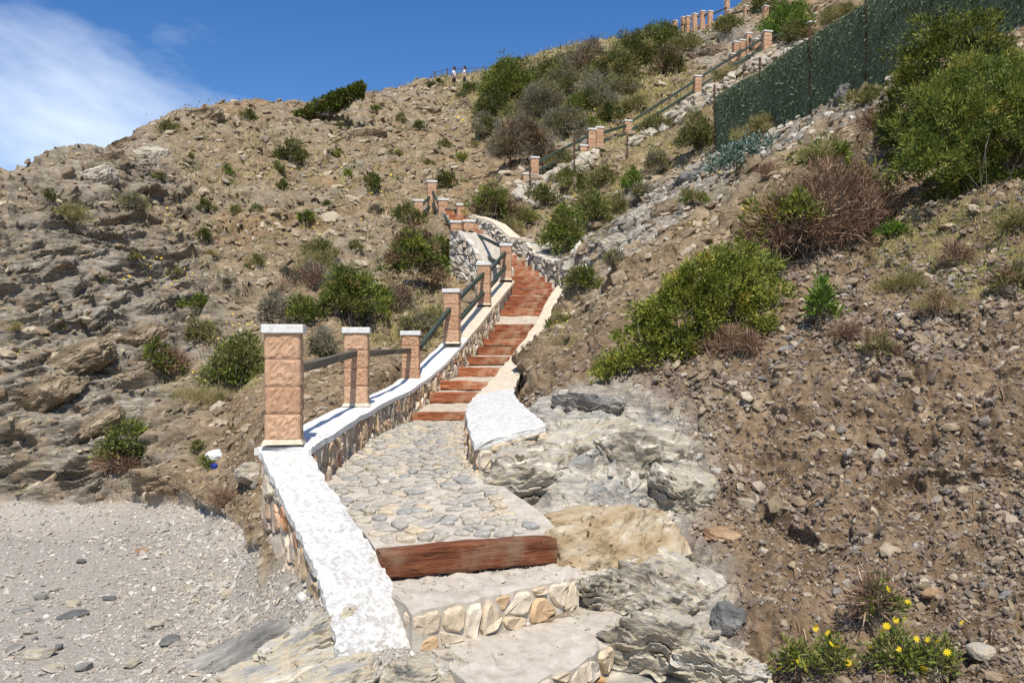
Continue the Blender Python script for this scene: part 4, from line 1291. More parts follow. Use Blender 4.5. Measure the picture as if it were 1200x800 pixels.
# rubble walls where the stairs turn: stones ~10 px
def rubble_wall(line, heights, label, wr, hr, seed, limit=300, side=1, cap=None, capw=.3, back=.5):
    e = empty('rubble_wall', line[0])
    tag(e, label, 'wall')
    top = [p + Vector((0, 0, h)) for p, h in zip(line, heights)]
    bk = offset(top, -back * side)
    fr = [p.copy() for p in top]
    strip_solid('core', [p + Vector((0, 0, -.03)) for p in bk], [p + Vector((0, 0, -.03)) for p in fr], 0, M_MORTAR, e, sub=3, jitter=.02, seed=seed, down=max(heights) + .4)
    n = face_stones(e, fr, lambda c: float(np.interp(c.x, *zip(*sorted((p.x, p.z) for p in line)))) - .1, side, wr, hr, M_RUBBLE, 'rubble_stone', relief=.06, gap=.014, seed=seed + 1, limit=limit, jit=.5, chaikin=False)
    if cap:
        strip_solid('coping', offset([p + Vector((0, 0, .05)) for p in fr], -capw * side), offset([p + Vector((0, 0, .05)) for p in fr], .03 * side), .09, M_PLASTER, e, sub=3, jitter=.008, seed=seed + 2)
    return e
ln = [at(664, 338, 19.9), at(655, 332, 20.6), at(640, 322, 21.4), at(628, 312, 22.1), at(618, 302, 22.8)]
rubble_wall([p for p in ln[::-1]], [.42, .4, .42, .55, .75][::1], 'pale rubble wall on the right where the red steps turn left', .2, .15, 51, 180, side=1, back=.9)
ln = [at(652, 322, 22.2), at(668, 312, 22.6), at(690, 300, 22.4), at(708, 306, 21.0)]
rubble_wall(ln, [.55, .7, .6, .35], 'small rubble patch propping the bank beside the turn of the stairs', .2, .15, 54, 130, side=1, back=.6)
ln = [at(612, 296, 23.3), at(598, 292, 23.9), at(580, 280, 24.7), at(563, 268, 25.5), at(550, 262, 26.2)]
rubble_wall(ln[::-1], [.25, .3, .42, .3, .35], 'stone wall with sloping buff coping behind the upper flight of steps', .15, .12, 57, 140, side=1, cap=True, capw=.35, back=.4)
ln = [at(530, 338, 20.5), at(540, 330, 21.0), at(553, 322, 21.3), at(560, 330, 20.6)]
rubble_wall([at(528, 322, 22.2), at(540, 325, 21.8), at(553, 330, 21.4), at(566, 336, 20.6)], [1.15, 1.2, 1.0, .5], 'rough pale rubble wall under the upper pillars left of the rails', .22, .17, 60, 140, side=1, back=.8)
print('walls', round(time.time() - T0, 1))

# ------------------------------------------------------------------ upper pillars and rails
GU_ = 'pillars around the turn of the stairs'
def far_pillar(px, yt, yb, d, label, group, rz=0.0, w=1.0, extra=0.0):
    h = (yb - yt) / 1000 * d
    b = at(px, yb - 1.5, d)
    return pillar(b + Vector((0, 0, -extra)), h + extra, rz, label, group, near=False, w=w, courses=max(3, int(round((h + extra) / .21)))), b, h
turn = {}
for key, px, yt, yb, d, lab in (('A', 534, 261, 296, 23.6, 'left pillar of the pair framing the upper flight of red steps'),
                                ('B', 549, 260, 302, 23.0, 'right pillar of the pair framing the upper flight, rails leaving it downhill'),
                                ('C', 541, 241, 264, 26.2, 'small pillar standing just behind the pair framing the upper flight'),
                                ('D', 519, 235, 264, 27.0, 'pillar just right of the highest pillar at the upper left bend'),
                                ('E', 506, 214, 248, 28.5, 'tallest pillar at the upper left bend of the stairs'),
                                ('F', 490, 236, 258, 27.6, 'leftmost short pillar at the upper left bend, above the big brown bush')):
    turn[key] = far_pillar(px, yt, yb, d, lab, GU_, R(10), 1.0, .35)
def tp(key, f): return turn[key][1] + Vector((0, 0, turn[key][2] * f))
GRU = 'handrails around the turn of the stairs'
p6 = PIL_BASE[5]
handrail([(p6 + Vector((-.1, .15, PIL_H[5] * .95)), tp('B', .72)), (p6 + Vector((-.1, .15, PIL_H[5] * .45)), tp('B', .25))], 'two dark rails from the sixth pillar up to the pair of pillars', GRU)
handrail([(tp('B', .68) + Vector((-.1, -.18, 0)), tp('A', .62) + Vector((.1, -.18, 0))), (tp('B', .3) + Vector((-.1, -.18, 0)), tp('A', .22) + Vector((.1, -.18, 0)))], 'short pair of dark rails bridging the pair of pillars', GRU)
handrail([(tp('A', .55), tp('D', .48)), (tp('A', .2), tp('D', .1))], 'dark rails climbing left from the pair of pillars', GRU)
handrail([(tp('D', .45), tp('E', .72)), (tp('D', .05), tp('E', .3))], 'dark rails between the two pillars of the upper left bend', GRU)
handrail([(tp('E', .55), tp('F', .5)), (tp('E', .2), tp('F', .1))], 'dark rails dropping left from the tallest pillar of the upper bend', GRU)
handrail([(tp('C', .65), tp('D', .6))], 'single dark rail running left from the small pillar behind the pair', GRU)

# upper path along the slope
GQ = 'pillars along the upper path'
up = {}
for key, px, yt, yb, d, lab in (('G', 626, 186, 214, 31.5, 'pillar nearest the thin dark stake on the upper path'),
                                ('g', 617, 205, 218, 31.2, 'low stump of a pillar at the start of the upper path'),
                                ('H', 693, 153, 179, 33.0, 'left one of the two pillars standing side by side on the upper path'),
                                ('I', 702, 151, 179, 33.2, 'right one of the two pillars standing side by side on the upper path'),
                                ('h', 683, 172, 183, 32.8, 'very short pillar stump left of the twin pillars on the upper path'),
                                ('J', 735, 143, 168, 35.5, 'lone pillar right of the twin pillars on the upper path'),
                                ('K', 817, 91, 115, 36.5, 'lone pillar halfway up the long railing, left of the green screen'),
                                ('L', 898, 39, 64, 36.5, 'broad pillar at the top of the long railing above the green screen')):
    up[key] = far_pillar(px, yt, yb, d, lab, GQ, R(12), 1.0 if key != 'L' else 1.2, .3)
for key, px, yt, yb, d, lab in (('M', 913, 40, 55, 39, 'short pillar just right of the broad pillar above the green screen'),
                                ('N', 920, 31, 52, 40, 'taller pillar second to the right of the broad pillar above the screen'),
                                ('O', 950, 28, 46, 37.5, 'rightmost pillar, half hidden behind the top edge of the green screen'),
                                ('P', 886, 48, 66, 43, 'pillar just left of the broad pillar, behind its rails'),
                                ('Q', 877, 41, 62, 44, 'tallest pillar of the cluster left of the broad pillar'),
                                ('R', 869, 49, 70, 43.5, 'third pillar of the cluster left of the broad pillar'),
                                ('S', 862, 51, 73, 43, 'second pillar from the left in the cluster below the dark rocks'),
                                ('T', 858.5, 65, 80, 41, 'lowest, leftmost pillar of the cluster below the dark rocks')):
    up[key] = far_pillar(px, yt, yb, d, lab, 'pillars at the upper bend', R(15), 1.0, .3)
for key, px, yt, yb, d, lab in (('a', 897, 9, 25, 51, 'right pillar of the crest path beside the bright green bush'),
                                ('b', 874, 9, 22, 53, 'second pillar from the right on the crest path'),
                                ('c', 855, 14, 24, 55, 'low pillar under the tall one on the crest path'),
                                ('d', 852, 2, 14, 60, 'tall pillar cut by the top edge of the picture on the crest path'),
                                ('e', 832, 15, 31, 56, 'rightmost of the five pillars lined up on the crest'),
                                ('f', 823, 15, 32, 56.5, 'fourth from the left of the five pillars lined up on the crest'),
                                ('g2', 814, 18, 35, 57, 'middle one of the five pillars lined up on the crest'),
                                ('h2', 806, 21, 37, 57.5, 'second from the left of the five pillars lined up on the crest'),
                                ('i', 801, 22, 38, 58, 'leftmost of the five pillars lined up on the crest'),
                                ('j', 791, 26, 34, 62, 'pillar top peeping over the bushes left of the five crest pillars'),
                                ('k', 702, 48, 60, 68, 'lone pillar on the skyline above the grey bush')):
    up[key] = far_pillar(px, yt, yb, d, lab, 'pillars on the crest', R(20), 1.0, .35)
def upt(key, f): return up[key][1] + Vector((0, 0, up[key][2] * f))
GX = 'handrails along the upper path'
def urail(i, j, fr, label, group=GX, w=.09, h=.105):
    handrail([(upt(i, a_), upt(j, b_)) for a_, b_ in fr], label, group, M_RAIL, w, h)
urail('g', 'G', [(1.35, .55), (.7, .1)], 'short dark rails at the start of the upper path')
urail('G', 'H', [(.72, .78), (.34, .38)], 'two long dark rails before the twin pillars on the upper path')
urail('I', 'J', [(.72, .8), (.34, .38)], 'dark rails between the twin pillars and the lone pillar')
urail('J', 'K', [(.84, .84), (.42, .38)], 'two long dark rails climbing towards the green screen')
urail('K', 'L', [(.86, .8), (.42, .34)], 'two long dark rails climbing above the green screen to the broad pillar')
urail('L', 'O', [(.7, .8), (.1, .2)], 'dark rails running right from the broad pillar behind the screen')
urail('T', 'R', [(.8, .5), (.2, .0)], 'dark rails among the leftmost pillars of the cluster', 'handrails at the upper bend')
urail('Q', 'P', [(.8, .6), (.3, .1)], 'dark rails between the tallest pillar of the cluster and the next', 'handrails at the upper bend')
urail('e', 'd', [(.7, .3)], 'dark rail climbing the crest to the top edge of the picture', 'handrails on the crest')
urail('i', 'e', [(.8, .8)], 'dark rail linking the five pillars on the crest', 'handrails on the crest')
urail('c', 'b', [(.6, .6)], 'dark rail between the low pillars right of the crest', 'handrails on the crest')
urail('b', 'a', [(.6, .6)], 'dark rail from the crest path to the bright green bush', 'handrails on the crest')
# thin iron stakes in front of the upper path
for px, yt, yb, d, lab in ((673, 165, 213, 29.8, 'thin rusty stake in front of the upper path rails'), (735, 168, 210, 31.0, 'thin dark stake below the lone pillar of the upper path'),
                           (621, 205, 236, 30.0, 'short thin stake below the first pillar of the upper path'), (598, 183, 210, 33.0, 'short dark post left of the first pillar of the upper path')):
    b_ = at(px, yb, d)
    o = link('iron_stake', bar_mesh('iron_stake', Vector((0, 0, -.3)), Vector((0.001, 0, (yb - yt) / 1000 * d)), .06, .06, M_RUST, seed=int(px)))
    o.location = b_
    tag(o, lab, 'stake', 'thin stakes on the slope')
print('upper', round(time.time() - T0, 1))

# ------------------------------------------------------------------ placing things on the finished ground
_P = TR['p']
PXD = (_P[:, 0] / _P[:, 1] * 1000 + 600).astype(np.float32)
PYD = (HOR - (_P[:, 2] - CAM_H) / _P[:, 1] * 1000).astype(np.float32)
def hit2(px, py, rad=3.0):
    while True:
        m = np.nonzero((np.abs(PXD - px) < rad) & (np.abs(PYD - py) < rad))[0]
        if len(m): break
        rad *= 1.6
        if rad > 200: return hit(px, py)
    k = m[np.argmin(_P[m, 1])]
    return Vector(_P[k].tolist())

# ------------------------------------------------------------------ rocks
def rock_mesh(name, size, seed, mat, sub=5, strata=0.05, lam=0.12, planes=9, rough=0.05, boxy=.5):
    bm = bmesh.new()
    bmesh.ops.create_icosphere(bm, subdivisions=sub, radius=1.0)
    me = bpy.data.meshes.new(name); bm.to_mesh(me); bm.free()
    n = len(me.vertices)
    co = np.zeros(n * 3, dtype=np.float32); me.vertices.foreach_get('co', co); co = co.reshape(-1, 3)
    r = np.random.default_rng(seed)
    u = co.copy()
    mx = np.abs(co).max(1)[:, None]
    co = co * (1 - boxy) + co / mx * boxy * .9
    for k in range(planes):
        nn = r.normal(size=3); nn /= np.linalg.norm(nn)
        c = r.uniform(.55, .85)
        ex = np.maximum(0, co @ nn - c)
        co = co - ex[:, None] * nn * .92
    S = np.array(size, dtype=np.float32) * .5
    co = co * S
    off_ = r.uniform(0, 50, 3).astype(np.float32)
    nrm = u / np.linalg.norm(u, axis=1)[:, None]
    f = fbm(co * (2.2 / max(.08, min(size))) * .6 + off_, 5, .55, ridged=True)
    f2 = fbm(co / (max(size) * .5) + off_ + 9, 3)
    warp = fbm(co * 3 / max(size) + off_ + 20, 4) * lam * 3.0
    z = (co[:, 2] + warp) / lam
    saw = (z - np.floor(z)) - .5 + .6 * fbm(np.stack([co[:, 0] * 2 / lam * .25, co[:, 1] * 2 / lam * .25, z], -1) + off_, 3)
    h = np.array([nrm[:, 0], nrm[:, 1], nrm[:, 2] * .5]).T
    gate = sstep(-.3, .35, fbm(co * 5 / max(size) + off_ + 40, 3))
    co = co + h * (strata * saw * (.25 + .75 * gate))[:, None] + nrm * (rough * f * min(size) * 2 + .10 * f2 * min(size))[:, None]
    me.vertices.foreach_set('co', co.ravel())
    me.materials.append(mat)
    me.update()
    return me
def rock(px, py, d, w, h, dep, mat, label, rot=(0, 0, 0), seed=1, sub=5, strata=.03, lam=.1, name='rock', group=None, sink=.25, planes=9, rough=.05, boxy=.5, z=None):
    """px,py: middle of the foot; w,h,dep in metres"""
    b = at(px, py, d) if d else hit2(px, py)
    o = link(name, rock_mesh(name, (w, dep, h), seed, mat, sub, strata, lam, planes, rough, boxy))
    o.location = b + Vector((0, dep * .3, h * (.5 - sink)))
    o.rotation_euler = rot
    return tag(o, label, 'rock', group)
GB = 'rocks beside the path'
rock(722, 694, 5.55, .98, .60, .6, M_SAND, 'large buff sandstone boulder with a cracked flat face beside the dark red beam', (R(-26), R(-24), R(14)), 3, 6, .06, .10, boxy=.7, planes=7, group=GB, sink=.14, rough=.07)
rock(684, 618, 6.1, .66, .17, .4, M_SAND, 'thin buff slab wedged behind the sandstone boulder', (R(-8), R(-10), R(12)), 14, 5, .03, .05, group=GB, rough=.05)
rock(690, 494, 8.0, .74, .24, .5, M_SLATE, 'dark layered slab jutting out at the top of the outcrop', (R(-6), R(6), R(-4)), 5, 6, .095, .06, group=GB, sink=.05, rough=.05)
rock(618, 596, 6.85, 1.0, .74, .8, M_PALEROCK, 'grey veined rock supporting the white end of the right wall', (R(-14), R(-8), R(10)), 6, 6, .095, .09, group=GB, boxy=.4, rough=.05)
rock(684, 584, 7.0, 1.25, .80, .8, M_BANDED, 'broad grey and cream schist rock in the middle of the outcrop', (R(-20), R(-14), R(0)), 7, 6, .095, .09, group=GB, boxy=.4, rough=.05, sink=.3)
rock(756, 584, 6.95, 1.0, .78, .7, M_PALEROCK, 'cream and grey rock at the upper right of the outcrop', (R(-24), R(10), R(20)), 8, 6, .095, .08, group=GB, boxy=.4, rough=.05, sink=.3)
rock(802, 616, 6.5, .55, .62, .5, M_PALEROCK, 'whitish knobbly rock at the right rim of the outcrop', (R(-10), R(24), R(0)), 9, 6, .095, .07, group=GB, boxy=.35, rough=.06, sink=.3)
rock(720, 536, 7.5, 1.15, .40, .6, M_BANDED, 'flat bluish-grey slab across the upper outcrop', (R(-16), R(8), R(-6)), 10, 6, .095, .05, group=GB, rough=.05)
rock(776, 720, 5.25, .85, .52, .6, M_PALEROCK, 'pale crumbly rock to the right of the stone steps', (R(-18), R(16), R(-20)), 11, 6, .095, .06, group=GB, boxy=.35, rough=.06, sink=.32)
rock(712, 716, 5.25, .55, .30, .4, M_PALEROCK, 'small pale rock under the sandstone boulder', (R(-14), R(10), R(30)), 12, 6, .095, .06, group=GB, boxy=.35, rough=.06, sink=.3)
rock(796, 782, 4.6, .85, .40, .6, M_PALEROCK, 'low pale rock with swirling bands at the bottom, left of the dark boulder', (R(-20), R(14), R(10)), 13, 6, .095, .06, group=GB, boxy=.35, rough=.06, sink=.36)
rock(850, 802, 4.45, .5, .26, .45, M_BANDED, 'grey banded rock cut by the bottom edge beside the pale rock', (R(-18), R(10), R(-20)), 24, 6, .095, .05, group=GB, boxy=.35, rough=.09, sink=.36)
rock(857, 744, 4.95, .19, .19, .19, M_DARKROCK, 'dark rounded boulder lodged in the pale rocks', (0, R(10), 0), 15, 5, .012, .05, group=GB, boxy=.3, planes=12, sink=.1)
rock(851, 634, 5.95, .38, .085, .28, M_BROWNSLAB, 'thin flat brown slab sticking out of the bank', (R(4), R(5), R(-6)), 16, 4, .012, .03, group=GB, sink=.05)
rock(905, 715, 5.0, .14, .09, .12, M_PALEROCK, 'small pale stone right of the dark rounded boulder', (0, 0, .4), 17, 4, .006, .04, group=GB)
GL = 'bedrock slabs under the white ramp'
rock(300, 776, 4.75, 1.1, .30, .7, M_SLATE, 'sloping grey schist slab under the outer face of the white ramp', (R(-12), R(-24), R(20)), 18, 6, .05, .05, group=GL, sink=.50, boxy=.6, rough=.06)
rock(296, 822, 4.3, 1.15, .26, .7, M_BANDED, 'tan banded slab at the bottom edge below the ramp', (R(-14), R(-14), R(14)), 19, 6, .05, .045, group=GL, sink=.45, boxy=.55, rough=.07)
rock(362, 770, 4.5, .62, .26, .5, M_BANDED, 'pale layered rock against the foot of the white ramp', (R(-12), R(-20), R(24)), 20, 6, .045, .045, group=GL, sink=.45, rough=.08)
rock(400, 815, 4.2, .5, .2, .4, M_BANDED, 'pale streaked rock below the end of the white ramp', (R(-10), R(-10), R(20)), 25, 6, .04, .045, group=GL, sink=.4, rough=.08)
rock(470, 812, 4.2, .36, .18, .4, M_PALEROCK, 'rough pale rock at the very end of the white ramp', (0, R(-6), R(10)), 21, 5, .03, .05, group=GL, sink=.4, rough=.1)
rock(530, 806, 4.22, .34, .16, .3, M_PALEROCK, 'whitish lump of rock below the lower stone step', (0, R(6), R(40)), 22, 5, .03, .05, group=GL, sink=.4, rough=.1)
rock(288, 566, 9.0, .26, .24, .24, M_PALEROCK, 'cream boulder behind the nearest pillar at the foot of the slope', (0, 0, .3), 23, 4, .01, .08, sink=.15)
# hillside crags
GC = 'crags on the slope'
for k, (px, py, w, h, mt, lab, rot) in enumerate((
        (662, 182, 1.9, 1.0, M_TANSCHIST, 'layered tan crag behind the rails of the upper path', (0, R(-18), R(20))),
        (640, 185, 1.2, .6, M_TANSCHIST, 'smaller layered crag left of the crag behind the upper rails', (0, R(-14), R(10))),
        (838, 56, 2.0, .9, M_DARKCRAG, 'dark craggy rock below the crest pillars', (0, R(-14), R(10))),
        (812, 66, 1.3, .6, M_DARKCRAG, 'small dark crag left of the cluster of pillars', (0, R(10), R(30))),
        (172, 178, 1.7, .9, M_PALEROCK, 'palest grey rock near the top of the left ridge', (0, R(-16), R(20))),
        (112, 205, 1.2, .6, M_PALEROCK, 'flat pale rock on the left ridge below the skyline', (0, R(-20), R(0))),
        (128, 186, 1.0, .6, M_TANSCHIST, 'grey rock beside the flat pale rock on the left ridge', (0, R(-20), R(40))),
        (140, 166, 1.8, .7, M_TANSCHIST, 'grey slab breaking the left skyline', (0, R(-24), R(10))),
        (155, 232, 0.9, .4, M_TANSCHIST, 'small reddish slab in the upper left slope', (0, R(-10), R(10))),
        (240, 135, 2.0, .9, M_TANSCHIST, 'reddish crag on the skyline left of centre', (0, R(-10), R(0))),
        (350, 143, 1.9, .9, M_TANSCHIST, 'reddish crag on the skyline left of the wind-bent tree', (0, R(12), R(0))),
        (545, 122, 3.0, 1.3, M_TANSCHIST, 'dark-mouthed ledge below the two walkers', (0, R(-8), R(10))),
        (500, 128, 2.6, .9, M_TANSCHIST, 'long brown ledge left of the dark-mouthed ledge', (0, R(-14), R(0))),
        (430, 155, 2.4, 1.0, M_TANSCHIST, 'brown ledge below the wind-bent tree', (0, R(-6), R(0))),
        (660, 233, .8, .35, M_PALEROCK, 'flat pale stone below the upper path facing', (0, R(-10), R(0))),
        (733, 236, .75, .4, M_PALEROCK, 'pale rounded stone below the green bush on the mid slope', (0, R(-12), R(0))),
        (808, 208, 1.2, .4, M_DARKROCK, 'dark overhanging slab below the corner of the green screen', (0, R(-18), R(0))),
        (720, 283, .7, .45, M_PALEROCK, 'pale jagged rock on the rib below the screen', (0, R(-24), R(0))),
        (782, 247, .8, .5, M_TANSCHIST, 'grey jagged rock higher on the rib below the screen', (0, R(-24), R(30))),
        (700, 312, .5, .35, M_TANSCHIST, 'grey jagged rock at the lower end of the rib', (0, R(-24), R(50))),
        (993, 108, .6, .5, M_DARKROCK, 'dark rock against the foot of the green screen', (0, R(-20), R(0))),
        (80, 420, 1.5, .55, M_TANSCHIST, 'smooth grey ledge below the long dark crevice', (0, R(-28), R(10))),
        (150, 400, 1.5, .5, M_TANSCHIST, 'tan ledge right of the long dark crevice', (0, R(-26), R(14))),
        (40, 470, 1.6, .5, M_TANSCHIST, 'sloping schist slab low on the left rock face', (0, R(-34), R(6))),
        (110, 500, 1.1, .3, M_TANSCHIST, 'thin schist slab above the small bush on the left', (0, R(-34), R(12))),
        (285, 358, 1.3, .5, M_TANSCHIST, 'dark-cracked ledge above the olive bush', (0, R(-10), R(10))))):
    rock(px, py, None, w * .85, h * .9, w * .7, mt, lab, (rot[0], rot[1], rot[2]), 40 + k, 5, .055 * w, .11 * w, group=GC, sink=.58, boxy=.5, rough=.09, planes=5)
# stones lying on the beach that can be told apart
for k, (px, py, w, h, mt, lab) in enumerate((
        (40, 770, .20, .07, M_PALEROCK, 'largest white stone on the beach, near the lower left corner'), (84, 708, .12, .06, M_PALEROCK, 'round white stone in the middle of the beach'),
        (92, 657, .14, .035, M_DARKROCK, 'flat black stone alone on the beach'), (78, 721, .24, .035, M_DARKROCK, 'long thin dark stone below the round white one'),
        (70, 759, .07, .04, M_DARKROCK, 'small dark pebble beside the largest white stone'), (22, 716, .16, .03, M_SLATE, 'flat greenish slate flake at the left edge of the beach'),
        (12, 760, .14, .04, M_SLATE, 'greenish flat stone cut by the left edge'), (125, 700, .14, .03, M_DARKROCK, 'thin dark flake right of the round white stone'),
        (97, 784, .11, .05, M_SLATE, 'blue-grey pebble near the bottom of the beach'), (60, 784, .16, .04, M_PALEROCK, 'pale flat stone below the largest white stone'),
        (215, 690, .11, .06, M_PALEROCK, 'white stone among the shingle near the ramp'), (160, 645, .22, .03, M_BROWNSLAB, 'brown driftwood-coloured sliver on the shingle'),
        (262, 700, .14, .07, M_PALEROCK, 'cream stone at the foot of the ramp wall'), (150, 780, .12, .05, M_PALEROCK, 'pale stone between the beach and the tan slab'),
        (180, 735, .16, .07, M_PALEROCK, 'cream stone at the upper end of the rubble by the tan slab'), (196, 755, .14, .08, M_DARKROCK, 'dark wedge-shaped stone at the rim of the tan slab'),
        (132, 612, .05, .03, M_DARKROCK, 'tiny black stone near the far edge of the beach'), (48, 700, .13, .05, M_SLATE, 'olive-grey stone above the largest white stone'))):
    rock(px, py, None, w, h, w * .75, mt, lab, (0, 0, k * 1.3), 90 + k, 3, .004, .04, name='stone', group='loose stones on the beach', sink=.15, rough=.03)
for k, (px, py, w, h, mt, lab) in enumerate((
        (981, 696, .075, .05, M_SLATE, 'round grey pebble above the yellow flowers'), (1112, 262, .26, .06, M_SAND, 'broken buff tile lying below the big juniper'),
        (1155, 770, .16, .06, M_PALEROCK, 'pale flat stone in the lower right corner'), (1105, 770, .12, .05, M_SLATE, 'grey stone right of the yellow flowers'),
        (1180, 700, .12, .05, M_SLATE, 'bluish stone at the right edge above the corner'), (1010, 545, .08, .05, M_BROWNSLAB, 'round ochre stone in the crumbling bank'),
        (1020, 482, .09, .05, M_PALEROCK, 'cream flake on the bank below the dead tuft'), (925, 410, .16, .07, M_SLATE, 'bluish rock below the spreading green mat bush'),
        (930, 665, .08, .05, M_SAND, 'buff stone in the gully'), (1090, 700, .1, .05, M_BROWNSLAB, 'brown stone right of the twig heap'),
        (895, 445, .12, .06, M_DARKROCK, 'dark stone under the right end of the mat bush'), (1055, 370, .1, .06, M_PALEROCK, 'white stone among the dry grass on the bank'))):
    rock(px, py, None, w, h, w * .75, mt, lab, (R(-15), 0, k * 1.7), 120 + k, 3, .004, .04, name='stone', group='loose stones on the right bank', sink=.15, rough=.03)
print('rocks', round(time.time() - T0, 1))

# ------------------------------------------------------------------ loose stones too many to count
def scatter(name, label, sel_w, n, size_px, size_lim, mat, seed, flat=.55, align=None, sink=.25, protos=4, pts=10, kind_power=1.0):
    r = np.random.default_rng(seed)
    w = sel_w / sel_w.sum()
    k = r.choice(len(w), size=n, p=w)
    P = _P[k]; N = TR['n'][k]; Yd = TR['Y'][k]
    sz = np.exp(r.normal(math.log(size_px), .5, n)) * Yd / 1000
    sz = np.clip(sz, *size_lim)
    co, fa = [], []
    base = 0
    for q in range(protos):
        m = hull_stone('tmp', seed * 10 + q, pts, .35)
        bv = np.array([v.co[:] for v in m.vertices])
        bf = []
        for pl in m.polygons:
            vs = list(pl.vertices)
            for j in range(1, len(vs) - 1): bf.append((vs[0], vs[j], vs[j + 1]))
        bf = np.array(bf)
        bpy.data.meshes.remove(m)
        idx = np.arange(q, n, protos)
        nn = len(idx)
        a = r.uniform(0, 2 * math.pi, nn)
        up_ = N[idx] + r.normal(0, .25, (nn, 3)); up_ /= np.linalg.norm(up_, axis=1)[:, None]
        if align is not None:
            t_ = np.tile(np.array(align), (nn, 1)) + r.normal(0, .35, (nn, 3))
        else:
            t_ = np.stack([np.cos(a), np.sin(a), np.zeros(nn)], 1)
        t_ -= (t_ * up_).sum(1)[:, None] * up_
        t_ /= np.linalg.norm(t_, axis=1)[:, None] + 1e-9
        b_ = np.cross(up_, t_)
        s1 = sz[idx] * r.uniform(.9, 1.6, nn); s2 = sz[idx] * r.uniform(.6, 1.0, nn); s3 = sz[idx] * flat * r.uniform(.6, 1.3, nn)
        v = (bv[None, :, 0, None] * (t_ * s1[:, None])[:, None, :] + bv[None, :, 1, None] * (b_ * s2[:, None])[:, None, :] + bv[None, :, 2, None] * (up_ * s3[:, None])[:, None, :])
        v = v + (P[idx] + up_ * (s3 * (.5 - sink))[:, None])[:, None, :]
        co.append(v.reshape(-1, 3))
        f = bf[None] + (np.arange(nn) * len(bv))[:, None, None] + base
        fa.append(f.reshape(-1, 3))
        base += nn * len(bv)
    o = link(name, mesh_np(name, np.concatenate(co), np.concatenate(fa)), mat)
    if label: o['label'] = label
    o['kind'] = 'stuff'
    return o
inview = ((TR['px'] > -120) & (TR['px'] < 1320) & (TR['py'] < 900)).astype(float)
off_path = (TR['pd'] > .12).astype(float)
hill = inview * off_path * (TR['beach'] < .2)
nbw = sstep(-.25, .35, TR['nb2'])
def facing(label, top, hpx, n, size, seed):
    """dry-stone facing under the upper path, its stones too small to pick apart"""
    tx, ty = zip(*top)
    yy = np.interp(PXD, tx, ty)
    m = ((PXD > tx[0]) & (PXD < tx[-1]) & (PYD > yy) & (PYD < yy + np.interp(PXD, tx, hpx))).astype(float) * (TR['Y'] > 24)
    e = empty('rubble_facing', hit2(tx[0], ty[0] + 2))
    tag(e, label, 'wall')
    o = scatter('rubble', None, m + 1e-12, n, size, (.05, .5), M_RUBBLE_I, seed, flat=.7, pts=11, sink=.2)
    child_world(o, e)
facing('pale dry-stone facing below the first long rails of the upper path', [(606, 212), (626, 213), (650, 203), (675, 190), (700, 181)], [22, 30, 30, 20, 6], 800, 6, 71)
facing('narrow pale stone facing below the long rails left of the green screen', [(735, 169), (775, 142), (817, 115), (860, 88), (898, 64), (950, 44)], [8, 12, 16, 14, 12, 10], 800, 5, 72)
w_b = inview * off_path * (TR['beach'] > .5)
scatter('shingle', 'fine pale shingle covering the beach', w_b * (.35 + sstep(60, 330, TR['px'])), 15000, 3.0, (.008, .05), M_PEBBLE, 61, flat=.5, pts=9)
scatter('pebbles', 'larger pebbles strewn over the beach', w_b * (.2 + sstep(120, 330, TR['px'])) * sstep(590, 640, TR['py']), 800, 6.0, (.02, .10), M_PEBBLE, 62, flat=.4, pts=12)
wb = hill * TR['brown'] * sstep(560, 620, TR['px'])
scatter('earth_crumbs', 'crumbled brown earth and grit on the right bank', wb * (1 - np.clip(TR['pale'] * 1.5, 0, 1)) * (.5 + nbw) * (.5 + sstep(-.15, .3, TR['nb'])), 25000, 3.5, (.008, .09), M_BROWNSCREE, 63, flat=.7, pts=9)
scatter('bank_stones', 'small loose stones on the right bank', wb * (1 - np.clip(TR['pale'] * 1.5, 0, 1)) * (.2 + nbw) * (.2 + 1.3 * sstep(-.15, .3, TR['nb'])), 1900, 6.5, (.015, .14), M_SCREE, 64, flat=.5, pts=11)
wh = hill * (1 - TR['brown'] * sstep(560, 620, TR['px'])) * (1 - .5 * TR['veg']) * (1 - .75 * TR['rock'] * (TR['px'] < 330))
scatter('scree', 'small tan scree stones over the hillside', wh * (.35 + nbw), 26000, 4.6, (.03, .40), M_SCREE, 65, flat=.5, align=(.8, 0, .35), pts=9)
scatter('hillside_stones', 'scattered larger stones over the hillside', wh * (.25 + nbw) * (1 - .6 * TR['beach']), 1300, 7.5, (.08, .6), M_SCREE, 66, flat=.45, align=(.8, .1, .4), sink=.4, pts=12)
wr_ = hill * np.clip(1 - sstep(10, 40, poly_dist(TR['px'], TR['py'], [(660, 330), (720, 285), (790, 240), (850, 205), (960, 130), (1040, 100)])), 0, 1)
scatter('rib_stones', 'jagged pale stones along the rib below the screen', wr_ + 1e-9, 1500, 5.5, (.04, .35), M_GREYSCREE, 67, flat=.6, align=(.7, .2, .5), pts=11)
wo_ = hill * np.clip(TR['pale'], 0, 1) * (TR['Y'] < 9)
scatter('outcrop_chips', 'chips of pale rock lying on the outcrop', wo_ + 1e-9, 260, 5.0, (.015, .12), M_PEBBLE, 68, flat=.5, align=(.8, 0, .3), pts=11)
